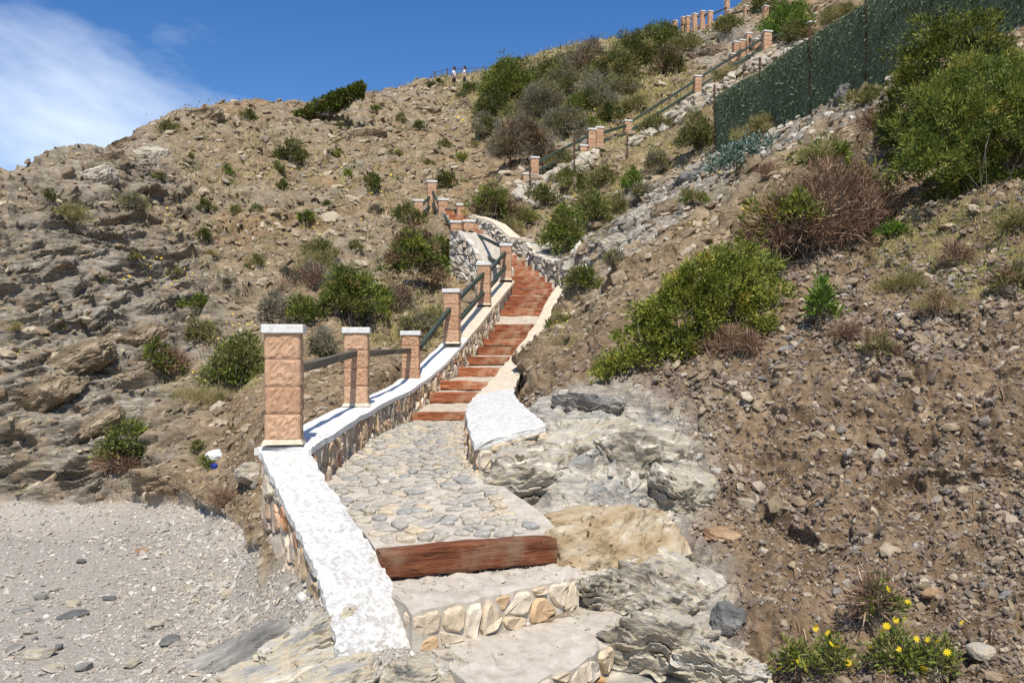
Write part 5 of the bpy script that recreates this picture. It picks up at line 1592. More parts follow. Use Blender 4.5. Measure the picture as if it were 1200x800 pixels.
def grit(name, label, quads, n, size, mat, seed):
    r = np.random.default_rng(seed)
    m = hull_stone('tmp', seed, 8, .3)
    bv = np.array([v.co[:] for v in m.vertices]); bf = []
    for pl in m.polygons:
        vs = list(pl.vertices)
        for j in range(1, len(vs) - 1): bf.append((vs[0], vs[j], vs[j + 1]))
    bpy.data.meshes.remove(m)
    bf = np.array(bf); V, F = [], []
    for k in range(n):
        a_, b_, c_, d_, z_ = quads[r.integers(len(quads))]
        u_, v_ = r.beta(.8, .8), r.beta(.6, 1.6)
        p_ = (np.array(a_) * (1 - u_) + np.array(b_) * u_) * (1 - v_) + (np.array(d_) * (1 - u_) + np.array(c_) * u_) * v_
        sz_ = size * math.exp(r.normal(0, .5))
        an = r.uniform(0, 6.3); ca_, sa_ = math.cos(an), math.sin(an)
        v = bv * np.array([1.2, .9, .6]) * sz_
        v = np.stack([v[:, 0] * ca_ - v[:, 1] * sa_, v[:, 0] * sa_ + v[:, 1] * ca_, v[:, 2]], 1) + np.array([p_[0], p_[1], z_ + sz_ * .15])
        F.append(bf + len(V) * len(bv)); V.append(v)
    o = link(name, mesh_np(name, np.concatenate(V), np.concatenate(F)), mat)
    o['label'] = label; o['kind'] = 'stuff'
Q1 = ((-.80, 5.06), (.24, 5.42), (.30, 5.12), (-.50, 4.62), .34)
Q2 = ((-.42, 4.58), (.42, 5.16), (.62, 5.02), (.10, 4.12), .12)
Q3 = ((-.78, 5.16), (.20, 5.56), (.02, 5.95), (-1.02, 5.62), .535)
grit('step_grit', 'grit and small pebbles lying on the stone steps and ramp edge', [Q1, Q1, Q2], 420, .009, M_PEBBLE, 81)
print('scatter', round(time.time() - T0, 1))

# ------------------------------------------------------------------ shrubs
def leaf_cloud(lobes, n_cl, per, ln, wd_, cr, seed, out=1.0, up_=.5, jit=.55, zmin=-.35, rmin=.55, ripple=.28, hang=0.0):
    """lobes: rows (cx,cy,cz,rx,ry,rz); returns vertices, quads, tint"""
    r = np.random.default_rng(seed)
    lb = np.array(lobes, dtype=float)
    wgt = (lb[:, 3] * lb[:, 5]) ** 1.0
    li = r.choice(len(lb), size=n_cl, p=wgt / wgt.sum())
    dv = r.normal(size=(n_cl * 3, 3)); dv /= np.linalg.norm(dv, axis=1)[:, None]
    dv = dv[dv[:, 2] > zmin][:n_cl]
    li = li[:len(dv)]; n_cl = len(dv)
    nz = fbm(dv * 2.1 + seed % 97 + li[:, None] * 7.3, 3)
    rad = (rmin + (1 - rmin) * np.sqrt(r.uniform(0, 1, n_cl))) * (1 + ripple * 1.8 * nz) * np.exp(r.normal(0, .07, n_cl))
    c = lb[li, :3] + dv * rad[:, None] * lb[li, 3:]
    o = dv / lb[li, 3:]; o /= np.linalg.norm(o, axis=1)[:, None]
    ctint = np.clip(.45 + .33 * fbm(c / (lb[:, 3].mean() * .45) + seed, 2) * 2 + r.normal(0, .14, n_cl), 0, 1)
    n = n_cl * per
    ci = np.repeat(np.arange(n_cl), per)
    q = r.normal(size=(n, 3)); q /= np.linalg.norm(q, axis=1)[:, None]
    crs = (cr * np.exp(r.normal(0, .35, n_cl)))[ci][:, None]
    p = c[ci] + q * crs * np.sqrt(r.uniform(0.05, 1, (n, 1))) * np.array([1, 1, .8])
    d = q * .7 + o[ci] * out * .8 + np.array([0, 0, up_ * .7]) + r.normal(0, jit * .7, (n, 3))
    d[:, 2] -= hang
    d /= np.linalg.norm(d, axis=1)[:, None]
    s = np.cross(d, r.normal(size=(n, 3))); s /= np.linalg.norm(s, axis=1)[:, None] + 1e-9
    l = ln * r.uniform(.55, 1.3, n)[:, None]; w = wd_ * r.uniform(.6, 1.3, n)[:, None]
    v = np.stack([p, p + d * l * .45 + s * w * .5, p + d * l, p + d * l * .45 - s * w * .5], 1)
    t_ = np.clip(ctint[ci] + r.normal(0, .13, n), 0, 1)
    f = np.arange(n * 4).reshape(-1, 4)
    return v.reshape(-1, 3), f, np.repeat(t_, 4), c
def twig_cloud(cent, n, base_r, th, seed, z0=-.05, wig=.12):
    r = np.random.default_rng(seed)
    k = r.choice(len(cent), size=n)
    V, F = [], []
    b = 0
    for i in range(n):
        e = cent[k[i]]
        a = np.array([r.normal(0, base_r), r.normal(0, base_r), z0])
        L_ = np.linalg.norm(e - a)
        m = a * .5 + e * .5 + r.normal(0, wig * L_, 3)
        pts_ = [a, m, e]
        for q, pnt in enumerate(pts_):
            rr = th * (1, .65, .2)[q]
            for w_ in range(3):
                an = w_ * 2.094
                V.append(pnt + np.array([math.cos(an) * rr, math.sin(an) * rr, 0]) + np.array([0, 0, .3 * rr * w_]))
        for q in range(2):
            for w_ in range(3):
                x = b + q * 3 + w_; y = b + q * 3 + (w_ + 1) % 3
                F.append((x, y, y + 3, x + 3))
        b += 9
    return np.array(V), np.array(F)
def tint_mesh(name, v, f, t_, mat):
    me = mesh_np(name, v, f, attrs={'tint': t_})
    me.materials.append(mat)
    return me

STY = {  # leaf length, width, clump radius, outward, up, jitter (metres, for a shrub seen at middle distance)
    'juniper': (.085, .030, .06, 1.0, .35, .5), 'mat': (.070, .034, .05, 1.0, .4, .55), 'green': (.085, .026, .06, .8, .6, .5), 'dark': (.08, .026, .06, .8, .5, .55),
    'bright': (.09, .032, .05, .7, .7, .5), 'olive': (.09, .022, .07, .7, .6, .6), 'grey': (.11, .016, .08, .7, .5, .7), 'dry': (.16, .010, .07, .8, .5, .75),
    'rusty': (.09, .022, .07, .8, .4, .65), 'straw': (.16, .009, .06, .3, 1.2, .5)}
def px_scale(d): return d / 1000.0
def shrub(px, py, w, h, mix_, label, cat='bush', group=None, seed=None, d=None, lobes=None, dens=1.0, lift=0.0, name='shrub', leaf_px=5.0, twigs=30):
    """mix_: list of (kind, share). w,h in photograph pixels; the foot is at (px,py) on the ground."""
    b = hit2(px, py) if d is None else at(px, py, d)
    s = b.y / 1000.0
    W, Hh = w * s, h * s
    e = empty(name, b)
    tag(e, label, cat, group)
    seed = seed if seed is not None else (int(px * 7 + py * 13) % 9973)
    r = np.random.default_rng(seed)
    if lobes is None:
        lobes = [(r.uniform(-.12, .12) * W, W * .15, Hh * .36, W * .30, W * .34, Hh * .46)]
        nl = 4 if w < 26 else 8
        for q in range(nl):
            a = -1 + 2 * (q + r.uniform(.1, .9)) / nl
            k = r.uniform(.45, 1.0)
            top = (1 - .75 * abs(a) ** 1.7)
            lobes.append((a * W * .40, r.uniform(-.12, .3) * W, Hh * top * r.uniform(.10, .55), W * .20 * k, W * .22 * k, Hh * .36 * k * (.5 + .5 * top)))
    else:
        lobes = [(x * s, y * s, z * s, rx * s, ry * s, rz * s) for x, y, z, rx, ry, rz in lobes]
    area_px = w * h
    for q, (kind, share) in enumerate(mix_):
        ln, wd_, cr, out, up_, jit = STY[kind]
        # leaf size follows the plant, kept to what a shrub of this size carries
        ls = leaf_px * s
        f_ = min(max(ls / ln, .35), 3.0)
        ln2, wd2 = ln * f_, wd_ * f_
        leaf_area = ln2 * wd2 * .5 / (s * s)
        nleaf = int(np.clip(area_px * share * 4.6 * dens / max(leaf_area, .5), 120, 48000))
        lb = lobes
        if len(mix_) > 1:
            lb = [l for i, l in enumerate(lobes) if (i + q) % len(mix_) == 0 or i == 0]
        ncl = int(np.clip(area_px * share / (26.0 if w < 120 else 60.0), 10, 900))
        per = max(6, nleaf // ncl)
        v, f, t_, cent = leaf_cloud(lb, ncl, per, ln2, wd2, max(min(6.5 if w < 120 else 10.0, w * .14) * s, ln2 * .5), seed + q * 17, out, up_, jit, rmin=.55 if w < 120 else .72, ripple=.28 if w < 120 else .42)
        link('foliage', tint_mesh('foliage', v, f, t_, LM[kind])).parent = e
    if twigs:
        tv, tf = twig_cloud(cent, twigs, W * .09, max(.003, W * .0042), seed + 5, wig=.2)
        tw = link('stems', mesh_np('stems', tv, tf), M_BARK)
        tw.parent = e
    return e
# --- the large shrubs of the right bank
GRB = 'shrubs on the right bank'
shrub(1116, 196, 170, 178, [('juniper', 1.0)], 'tall domed juniper with fine yellow-green sprays in front of the green screen', group=GRB, d=12.2, dens=1.25, leaf_px=5.5, twigs=60,
      lobes=[(0, 10, 88, 70, 60, 84), (-40, 0, 60, 40, 40, 58), (44, 8, 74, 48, 45, 66), (80, 10, 62, 40, 40, 60), (-10, -10, 122, 52, 45, 46), (-54, -5, 26, 26, 30, 36), (-30, 0, 12, 40, 30, 26)])
shrub(1156, 250, 215, 205, [('green', 1.0)], 'big sprawling green bush with dark hollow and bare grey stems below the juniper', group=GRB, d=10.2, dens=1.15, leaf_px=6, twigs=26,
      lobes=[(10, 15, 122, 76, 60, 66), (-46, 5, 96, 50, 45, 50), (66, 10, 112, 64, 55, 64), (-70, -5, 50, 34, 34, 38), (30, 0, 76, 66, 50, 40), (86, 0, 44, 50, 45, 44), (-24, 20, 50, 56, 30, 44), (20, 25, 26, 70, 30, 30)])
shrub(962, 312, 178, 118, [('dry', 1.0)], 'broad brown leafless shrub with tangled dry twigs on the right bank', group=GRB, d=10.6, dens=1.1, leaf_px=17, twigs=260,
      lobes=[(0, 5, 44, 70, 50, 44), (44, 8, 56, 50, 45, 42), (-34, 0, 36, 46, 40, 38), (14, 5, 88, 40, 34, 30), (-54, 0, 16, 30, 30, 22), (64, 0, 26, 36, 34, 26)])
shrub(1010, 225, 90, 40, [('mat', .4), ('olive', .6)], 'thin olive sprigs growing out of the right side of the brown shrub', group=GRB, d=11.3, dens=.6, leaf_px=9, twigs=20)
shrub(935, 262, 60, 46, [('mat', .6), ('olive', .4)], 'green sprigs in the left half of the brown shrub', group=GRB, d=10.2, dens=.7, leaf_px=9, twigs=20)
shrub(968, 192, 84, 34, [('green', .6), ('straw', .4)], 'fresh green tuft crowning the brown leafless shrub', group=GRB, d=11.2, leaf_px=9, twigs=8)
shrub(905, 290, 70, 66, [('mat', .7), ('straw', .3)], 'bright green sprawl along the left side of the brown shrub', group=GRB, d=10.7, leaf_px=8, twigs=14,
      lobes=[(0, 0, 30, 30, 22, 26), (16, 4, 52, 24, 20, 18), (-20, -2, 10, 20, 18, 16), (34, 0, 40, 16, 16, 14)])
shrub(815, 440, 215, 155, [('mat', 1.0)], 'wide bright green mat bush spreading down the bank, its left end low', group=GRB, d=8.7, dens=1.2, leaf_px=5.5, twigs=90,
      lobes=[(-98, -12, 4, 18, 16, 12), (-80, -10, 16, 22, 20, 16), (-62, -4, 40, 26, 22, 20), (-44, -8, 20, 24, 22, 20), (-50, 4, 60, 18, 18, 16), (-10, 8, 92, 24, 22, 20), (-6, -10, 20, 22, 18, 16), (-26, 2, 58, 46, 36, 42), (20, 10, 92, 52, 40, 44), (50, 8, 70, 42, 34, 40), (10, -4, 36, 40, 28, 28), (30, -8, 14, 22, 18, 18), (52, 14, 124, 34, 28, 26), (92, 10, 92, 24, 22, 20)])
shrub(868, 345, 95, 62, [('green', .55), ('olive', .45)], 'olive and green feathery shrub growing through the top of the mat bush', group=GRB, d=9.4, leaf_px=10, twigs=20,
      lobes=[(0, 0, 20, 40, 26, 26), (26, 2, 30, 24, 20, 20), (-24, 0, 26, 24, 20, 20)])
shrub(861, 418, 80, 40, [('dry', 1.0)], 'bare grey-brown twigs under the right end of the mat bush', group=GRB, d=8.35, leaf_px=13, twigs=50)
shrub(963, 380, 44, 60, [('bright', 1.0)], 'small leafy plant with dark glossy leaves right of the mat bush', 'plant', GRB, leaf_px=9, dens=.8)
shrub(1047, 276, 34, 26, [('bright', 1.0)], 'little bright green plant with yellow flowers beside the dry shrub', 'plant', GRB, leaf_px=7)
shrub(990, 400, 36, 30, [('dry', 1.0)], 'small dead grey tuft right of the glossy plant', 'plant', GRB, leaf_px=11, twigs=20)
shrub(1035, 415, 46, 30, [('dry', .6), ('olive', .4)], 'dead tuft with a little green, lower on the bank', 'plant', GRB, leaf_px=11, twigs=20)
shrub(1100, 362, 56, 26, [('dry', .5), ('straw', .5)], 'straw-coloured low tuft in the middle of the right bank', 'plant', GRB, leaf_px=10, twigs=20)
shrub(1185, 345, 50, 40, [('dry', .5), ('olive', .5)], 'dead tuft cut by the right edge of the picture', 'plant', GRB, leaf_px=11, twigs=20)
shrub(1120, 310, 34, 30, [('dry', 1.0)], 'dark dead tuft below the broken tile', 'plant', GRB, leaf_px=11, twigs=20)
shrub(1190, 270, 40, 26, [('olive', .5), ('straw', .5)], 'yellowish tuft at the right edge below the big bush', 'plant', GRB, leaf_px=9)
shrub(1060, 340, 60, 22, [('straw', 1.0)], 'dry yellow grass clump on the upper right bank', 'plant', GRB, leaf_px=10, twigs=0)
shrub(718, 440, 44, 30, [('mat', .6), ('straw', .4)], 'low green plant with yellow flowers at the left tip of the mat bush', 'plant', GRB, leaf_px=6, d=8.9)
shrub(888, 165, 60, 34, [('olive', .6), ('straw', .4)], 'olive scrub at the foot of the green screen', group=GRB, leaf_px=6)
shrub(1010, 120, 50, 26, [('olive', 1.0)], 'low olive scrub left of the domed juniper', group=GRB, leaf_px=6)
shrub(1078, 118, 24, 22, [('bright', 1.0)], 'small yellow-green sprig against the left side of the domed juniper', group=GRB, leaf_px=6, d=12.6)
shrub(1035, 150, 56, 26, [('dry', 1.0)], 'bare grey twigs at the left foot of the domed juniper', group=GRB, leaf_px=12, twigs=60)
shrub(815, 235, 40, 18, [('green', .5), ('straw', .5)], 'low green strip under the dark overhanging slab', group=GRB, leaf_px=5)
shrub(900, 205, 30, 16, [('dry', 1.0)], 'small grey tuft below the screen', group=GRB, leaf_px=8)
shrub(655, 392, 30, 30, [('green', .6), ('straw', .4)], 'yellow-green tuft against the buff coping of the right wall', group=GRB, leaf_px=5, d=14.6)
# --- around the stairs
GMS = 'shrubs around the stairs'
shrub(683, 340, 44, 34, [('green', .6), ('olive', .4)], 'low green bush on the bank right of the turn of the stairs', group=GMS, leaf_px=5)
shrub(720, 312, 34, 24, [('olive', .6), ('grey', .4)], 'small grey-olive bush above the low green bush', group=GMS, leaf_px=5)
shrub(657, 296, 58, 70, [('green', .7), ('olive', .3)], 'tall fresh green bush above the rubble wall', group=GMS, leaf_px=5)
shrub(694, 262, 52, 50, [('olive', .6), ('green', .4)], 'olive bush with yellow flowers right of the tall fresh green bush', group=GMS, leaf_px=5)
shrub(738, 224, 30, 34, [('bright', .5), ('green', .5)], 'rounded bright green bush below the lone upper pillar', group=GMS, leaf_px=4)
shrub(770, 205, 34, 40, [('olive', .5), ('grey', .5)], 'grey-green bush right of the rounded bright bush', group=GMS, leaf_px=4)
shrub(818, 180, 52, 58, [('olive', .5), ('dark', .5)], 'dark grey-green bush left of the screen corner', group=GMS, leaf_px=4)
shrub(706, 215, 40, 26, [('olive', 1.0)], 'low olive bush under the dark hole by the upper path', group=GMS, leaf_px=4)
shrub(640, 240, 46, 30, [('olive', .5), ('dark', .5)], 'low dark bush below the first pillars of the upper path', group=GMS, leaf_px=4)
shrub(580, 258, 66, 56, [('rusty', .6), ('green', .4)], 'brown-green bush behind the upper flight of steps', group=GMS, leaf_px=4)
shrub(598, 275, 40, 24, [('olive', .5), ('straw', .5)], 'yellowish low scrub behind the sloping coping', group=GMS, leaf_px=4)
shrub(488, 332, 92, 84, [('rusty', .45), ('green', .55)], 'large mound-shaped bush, brown and green, left of the upper stairs', group=GMS, leaf_px=5, dens=1.2)
shrub(520, 312, 44, 40, [('green', .6), ('dark', .4)], 'dark green shoulder of shrub below the pair of pillars', group=GMS, leaf_px=5)
shrub(405, 374, 90, 80, [('green', .6), ('dark', .4)], 'large dense green bush in the middle of the slope', group=GMS, leaf_px=5, dens=1.3)
shrub(435, 362, 46, 46, [('green', 1.0)], 'bright green bush joined to the right of the large dense bush', group=GMS, leaf_px=5)
shrub(372, 322, 50, 34, [('olive', .6), ('straw', .4)], 'pale yellow-green bush above the large dense bush', group=GMS, leaf_px=4)
shrub(347, 378, 52, 42, [('green', .8), ('dark', .2)], 'dark green bush left of the large dense bush', group=GMS, leaf_px=5)
shrub(318, 376, 42, 40, [('grey', 1.0)], 'grey dry bush left of the dark green bush', group=GMS, leaf_px=7)
shrub(365, 335, 60, 34, [('grey', .6), ('dry', .4)], 'grey twiggy bush behind the large dense bush', group=GMS, leaf_px=7)
shrub(463, 362, 44, 36, [('grey', .5), ('dry', .5)], 'grey-brown dry bush below the mound-shaped bush', group=GMS, leaf_px=7)
shrub(490, 383, 44, 26, [('grey', .6), ('olive', .4)], 'low grey scrub beside the fourth pillar', group=GMS, leaf_px=6)
shrub(515, 378, 34, 22, [('straw', .6), ('green', .4)], 'yellow-flowered scrub just left of the fourth pillar', group=GMS, leaf_px=5)
shrub(375, 418, 40, 44, [('grey', .6), ('olive', .4)], 'grey scrub seen between the first two pillars', group=GMS, leaf_px=6)
shrub(478, 257, 40, 26, [('dark', .6), ('olive', .4)], 'dark low bush left of the upper left bend', group=GMS, leaf_px=4)
shrub(523, 217, 28, 24, [('dark', 1.0)], 'small round dark bush above the upper left bend', group=GMS, leaf_px=4)
# --- left slope
GLS = 'shrubs on the left slope'
shrub(275, 452, 86, 80, [('olive', .6), ('green', .4)], 'tall loose olive bush with yellow flowers left of the nearest pillar', group=GLS, leaf_px=6, dens=1.1)
shrub(240, 470, 100, 14, [('straw', 1.0)], 'low strip of yellow grass below the tall olive bush', 'grass', GLS, leaf_px=7, twigs=0)
shrub(188, 438, 42, 54, [('green', .5), ('rusty', .5)], 'upright bush, green above and brown below, on the left slope', group=GLS, leaf_px=6)
shrub(206, 430, 26, 24, [('dry', 1.0)], 'dead twiggy tuft right of the upright two-coloured bush', group=GLS, leaf_px=9)
shrub(234, 402, 44, 40, [('olive', .5), ('rusty', .5)], 'round olive-brown bush above the upright bush', group=GLS, leaf_px=5)
shrub(232, 365, 40, 22, [('green', .6), ('dark', .4)], 'flat dark green bush below the ledge', group=GLS, leaf_px=5)
shrub(143, 545, 74, 64, [('dark', .55), ('green', .45)], 'bushy dark green plant on the low bank above the beach', group=GLS, leaf_px=7)
shrub(140, 548, 66, 26, [('dry', 1.0)], 'reddish-brown dead twigs under the bushy plant above the beach', group=GLS, leaf_px=11, twigs=50)
shrub(343, 189, 36, 32, [('dark', 1.0)], 'round nearly black bush high on the slope below the skyline', group=GLS, leaf_px=4, dens=1.3)
shrub(150, 245, 40, 26, [('grey', .6), ('olive', .4)], 'grey bush on the ledge of the upper left slope', group=GLS, leaf_px=5)
shrub(240, 248, 28, 20, [('olive', .5), ('dark', .5)], 'round olive bush right of the grey one on the upper left slope', group=GLS, leaf_px=4)
shrub(86, 262, 46, 24, [('olive', .6), ('straw', .4)], 'pale green low bush on the far left slope', group=GLS, leaf_px=5)
shrub(290, 139, 18, 16, [('dark', .5), ('olive', .5)], 'small bush on the skyline in the centre of the left ridge', group=GLS, leaf_px=4)
shrub(193, 152, 26, 14, [('dark', .5), ('olive', .5)], 'dark low bush on the skyline of the left ridge', group=GLS, leaf_px=4)
shrub(371, 296, 46, 22, [('olive', .7), ('straw', .3)], 'pale olive bush halfway up the slope', group=GLS, leaf_px=4)
shrub(435, 222, 24, 26, [('dark', .5), ('green', .5)], 'dark green sprig with yellow flowers left of the upper bend', group=GLS, leaf_px=4)
LANDM = [(343, 175, 'round nearly black bush'), (390, 118, 'wind-bent tree'), (85, 350, 'long dark crevice'), (405, 335, 'large dense green bush'), (172, 170, 'palest grey rock'), (150, 235, 'grey bush on the ledge'),
         (240, 240, 'round olive bush'), (86, 255, 'pale green low bush'), (232, 355, 'flat dark green bush'), (240, 130, 'reddish skyline crag'), (500, 120, 'long brown ledge'), (505, 230, 'upper left bend'),
         (435, 212, 'dark sprig with yellow flowers'), (371, 285, 'pale olive bush'), (430, 148, 'brown ledge'), (545, 118, 'dark-mouthed ledge'), (112, 200, 'flat pale rock'), (488, 290, 'mound-shaped bush'), (318, 358, 'grey dry bush')]
TL = set()
for k, (px, py, w, h, kd) in enumerate(((240, 278, 24, 16, 'dark'), (157, 303, 18, 14, 'dark'), (300, 312, 26, 18, 'olive'), (354, 262, 24, 16, 'green'), (392, 180, 18, 10, 'green'), (334, 220, 16, 14, 'dark'),
        (326, 197, 20, 10, 'olive'), (127, 209, 16, 16, 'dark'), (186, 209, 18, 12, 'olive'), (268, 203, 10, 16, 'green'), (275, 252, 18, 12, 'olive'), (332, 325, 20, 16, 'grey'), (420, 290, 18, 14, 'olive'),
        (445, 250, 22, 16, 'grey'), (300, 245, 12, 10, 'dark'), (380, 240, 14, 10, 'olive'), (410, 205, 14, 10, 'green'), (465, 180, 18, 10, 'olive'), (490, 150, 20, 12, 'dark'), (470, 140, 16, 10, 'olive'),
        (225, 190, 14, 10, 'olive'), (60, 235, 18, 12, 'dark'), (205, 320, 14, 10, 'olive'), (120, 330, 16, 10, 'olive'), (70, 385, 20, 14, 'olive'), (20, 390, 16, 12, 'straw'), (250, 300, 14, 10, 'straw'),
        (400, 150, 12, 8, 'dark'), (440, 130, 14, 8, 'green'), (520, 170, 18, 12, 'olive'), (540, 185, 18, 12, 'green'), (500, 190, 14, 10, 'olive'), (555, 170, 14, 10, 'straw'), (270, 335, 18, 14, 'grey'))):
    adj = {'dark': 'dark green', 'olive': 'olive', 'green': 'fresh green', 'grey': 'grey dry', 'straw': 'straw-yellow'}[kd]
    lx, ly, ln_ = min(LANDM, key=lambda q: math.hypot(q[0] - px, q[1] - py))
    rel = ('left of' if px < lx else 'right of') if abs(px - lx) > abs(py - ly) else ('above' if py < ly else 'below')
    lab = 'tiny %s tuft %s the %s' % (adj, rel, ln_)
    while lab in TL: lab = lab.replace('tiny', 'very tiny' if 'very' not in lab else 'another very tiny', 1) if 'another' not in lab else lab + ', further off'
    TL.add(lab)
    shrub(px, py, w, h, [(kd, 1.0)], lab, 'tuft', 'tufts dotted on the left slope', leaf_px=3.6, twigs=4, name='tuft')
# --- the scrub below and along the skyline
GSK = 'scrub along the skyline'
for px, py, w, h, mx, lab in (
        (597, 125, 58, 62, [('green', .6), ('dark', .4)], 'dark green rounded bush at the left end of the skyline scrub'),
        (577, 140, 34, 36, [('dark', 1.0)], 'dark low bush under the left end of the skyline scrub'),
        (575, 160, 30, 26, [('grey', .5), ('dark', .5)], 'grey-dark bush at the lower left of the skyline scrub'),
        (612, 190, 66, 56, [('rusty', .7), ('grey', .3)], 'brown heather-like bush at the bottom of the scrub'),
        (650, 165, 60, 50, [('grey', .6), ('olive', .4)], 'grey-olive bush in the lower middle of the scrub'),
        (632, 140, 60, 50, [('grey', .7), ('olive', .3)], 'pale grey bush in the middle of the scrub'),
        (640, 100, 56, 36, [('olive', .6), ('dark', .4)], 'olive bush on the skyline right of the dark rounded one'),
        (672, 120, 62, 48, [('olive', .6), ('grey', .4)], 'wide olive bush across the scrub'),
        (685, 84, 36, 40, [('grey', .5), ('rusty', .5)], 'grey-brown rounded bush on the skyline beside the lone pillar'),
        (722, 92, 56, 42, [('dark', .5), ('olive', .5)], 'dark olive bush right of the lone skyline pillar'),
        (700, 125, 44, 30, [('dark', .4), ('grey', .6)], 'grey and dark bush at the right end of the scrub'),
        (745, 78, 50, 44, [('dark', .7), ('olive', .3)], 'dark bush on the skyline before the crest pillars'),
        (775, 62, 46, 42, [('dark', .6), ('green', .4)], 'dark green bush just left of the crest pillars'),
        (785, 86, 34, 36, [('dark', .6), ('rusty', .4)], 'blackish bush below the left crest pillars'),
        (805, 60, 40, 24, [('olive', .6), ('straw', .4)], 'yellowish scrub under the crest pillars'),
        (716, 142, 24, 22, [('dark', 1.0)], 'small dark bush above the twin pillars'),
        (690, 150, 30, 18, [('bright', .6), ('straw', .4)], 'yellow-green low bush above the layered crag'),
        (680, 130, 30, 20, [('green', 1.0)], 'fresh green bush in the lower scrub'),
        (925, 40, 62, 44, [('bright', .7), ('green', .3)], 'bright green bush above the upper bend'),
        (938, 48, 34, 26, [('dark', .6), ('olive', .4)], 'dark bush at the foot of the bright green one'),
        (905, 16, 40, 26, [('dark', 1.0)], 'dark bush at the top edge right of the crest path'),
        (850, 34, 30, 18, [('dark', .5), ('olive', .5)], 'small dark scrub between crest pillars and dark crag'),
        (770, 150, 26, 20, [('olive', 1.0)], 'small olive tuft between the long rails'),
        (850, 90, 24, 14, [('straw', .5), ('olive', .5)], 'straw tuft beside the upper cluster of pillars'),
        (985, 22, 40, 22, [('olive', .5), ('straw', .5)], 'olive scrub at the top edge above the screen'),
        (558, 108, 24, 14, [('olive', .5), ('green', .5)], 'low green bush right of the two walkers'),
        (705, 112, 40, 30, [('grey', .6), ('olive', .4)], 'grey-olive bush in the gap below the lone skyline pillar'),
        (735, 110, 36, 24, [('olive', .6), ('grey', .4)], 'low olive bush on the ochre patch right of the scrub'),
        (660, 78, 34, 20, [('olive', .5), ('grey', .5)], 'low bush on the skyline under the dark canopy'),
        (760, 52, 36, 24, [('dark', .5), ('grey', .5)], 'grey-green bush on the skyline left of the peeping pillar'),
        (615, 108, 40, 30, [('olive', .5), ('grey', .5)], 'grey-olive bush filling the gap right of the dark rounded bush'),
        (662, 190, 34, 16, [('olive', .6), ('straw', .4)], 'low yellowish bush at the foot of the layered crag'),
        (745, 128, 26, 16, [('straw', .5), ('olive', .5)], 'yellowish tuft above the long rails'),
        (600, 175, 40, 30, [('rusty', .6), ('grey', .4)], 'brown bush at the lower left edge of the scrub'),
        (668, 222, 38, 26, [('olive', .6), ('green', .4)], 'olive bush below the stone facing of the upper path'),
        (612, 262, 34, 22, [('green', .5), ('straw', .5)], 'yellow-green bush behind the turn of the stairs'),
        (716, 250, 34, 24, [('olive', .6), ('straw', .4)], 'low olive bush right of the flowering olive bush'),
        (752, 232, 30, 18, [('olive', .5), ('grey', .5)], 'low grey bush above the jagged rib'),
        (508, 100, 14, 10, [('dark', 1.0)], 'dark low bush left of the two walkers')):
    shrub(px, py, w * 1.45, h * 1.15, mx, lab, group=GSK, leaf_px=3.6, twigs=6, dens=1.1)
# --- wind-bent tree on the left skyline
tb = hit2(378, 136)
tree = empty('windswept_tree', tb)
tag(tree, 'wind-bent tree leaning right on the skyline, its crown swept low', 'tree')
s_ = tb.y / 1000
lob = [(-18, 0, 1, 12, 9, 5), (-6, 0, 6, 14, 10, 7), (6, 0, 11, 14, 11, 9), (17, 0, 17, 13, 10, 9), (29, 0, 24, 12, 8, 7), (40, 0, 31, 9, 6, 5), (47, 0, 36, 5, 4, 3), (44, 0, 25, 5, 4, 4)]
lob = [tuple(q * s_ for q in l) for l in lob]
v, f, t_, cent = leaf_cloud(lob, 900, 9, 5.0 * s_, 1.8 * s_, 1.6 * s_, 5, .6, .2, .5)
v[:, 0] += 0
link('crown', tint_mesh('crown', v, f, t_, LM['juniper'])).parent = tree
tv, tf = twig_cloud(cent, 40, .25, .10, 6)
link('trunk', mesh_np('trunk', tv, tf), M_BARK).parent = tree
s2 = hit2(361, 138)
shrub(361, 139, 14, 16, [('dark', 1.0)], 'dark little bush left of the wind-bent tree', group=GSK, leaf_px=4, twigs=4)
print('shrubs', round(time.time() - T0, 1))

# ------------------------------------------------------------------ yellow flowers
def flower_mesh(far=False):
    V, F = [], []
    n = 9
    V.append((0, 0, 0.0))
    for k in range(n):
        a = 2 * math.pi * k / n
        for da, rr, z in ((-.26, .62, .08), (0.0, 1.0, .02), (.26, .62, .08)):
            V.append((math.cos(a + da) * rr, math.sin(a + da) * rr, z))
        i = 1 + k * 3
        F.append((0, i, i + 1, i + 2))
    me = mesh_np('flower', np.array(V) * .5, np.array(F), attrs={'tint': np.random.default_rng(4).uniform(0, 1, len(V))})
    me.materials.append(LM['yellow'])
    return me
FLOWER = flower_mesh()
def flowers_on(e, spots, size):
    for px, py, d in spots:
        p = at(px, py, d)
        o = bpy.data.objects.new('flower', FLOWER); col.objects.link(o)
        o.parent = e
        o.location = p - e.location
        r = random.Random(int(px * 31 + py))
        k = size * r.uniform(.8, 1.15)
        o.scale = (k, k, k)
        o.rotation_euler = (R(50) + r.uniform(-.3, .3), r.uniform(-.4, .4), r.uniform(0, 6))
FL = [(924, 757), (913, 768), (913, 783), (948, 742), (957, 732), (956, 736), (970, 741), (974, 754), (974, 764), (980, 757), (994, 776), (1035, 739), (1039, 733), (1050, 726), (1060, 725), (1053, 760), (1045, 787),
      (1060, 784), (1074, 748), (1087, 749), (1099, 751), (1083, 783), (1110, 764), (1127, 729), (1064, 705), (1041, 690), (1020, 757), (1066, 730), (1000, 790), (935, 775)]
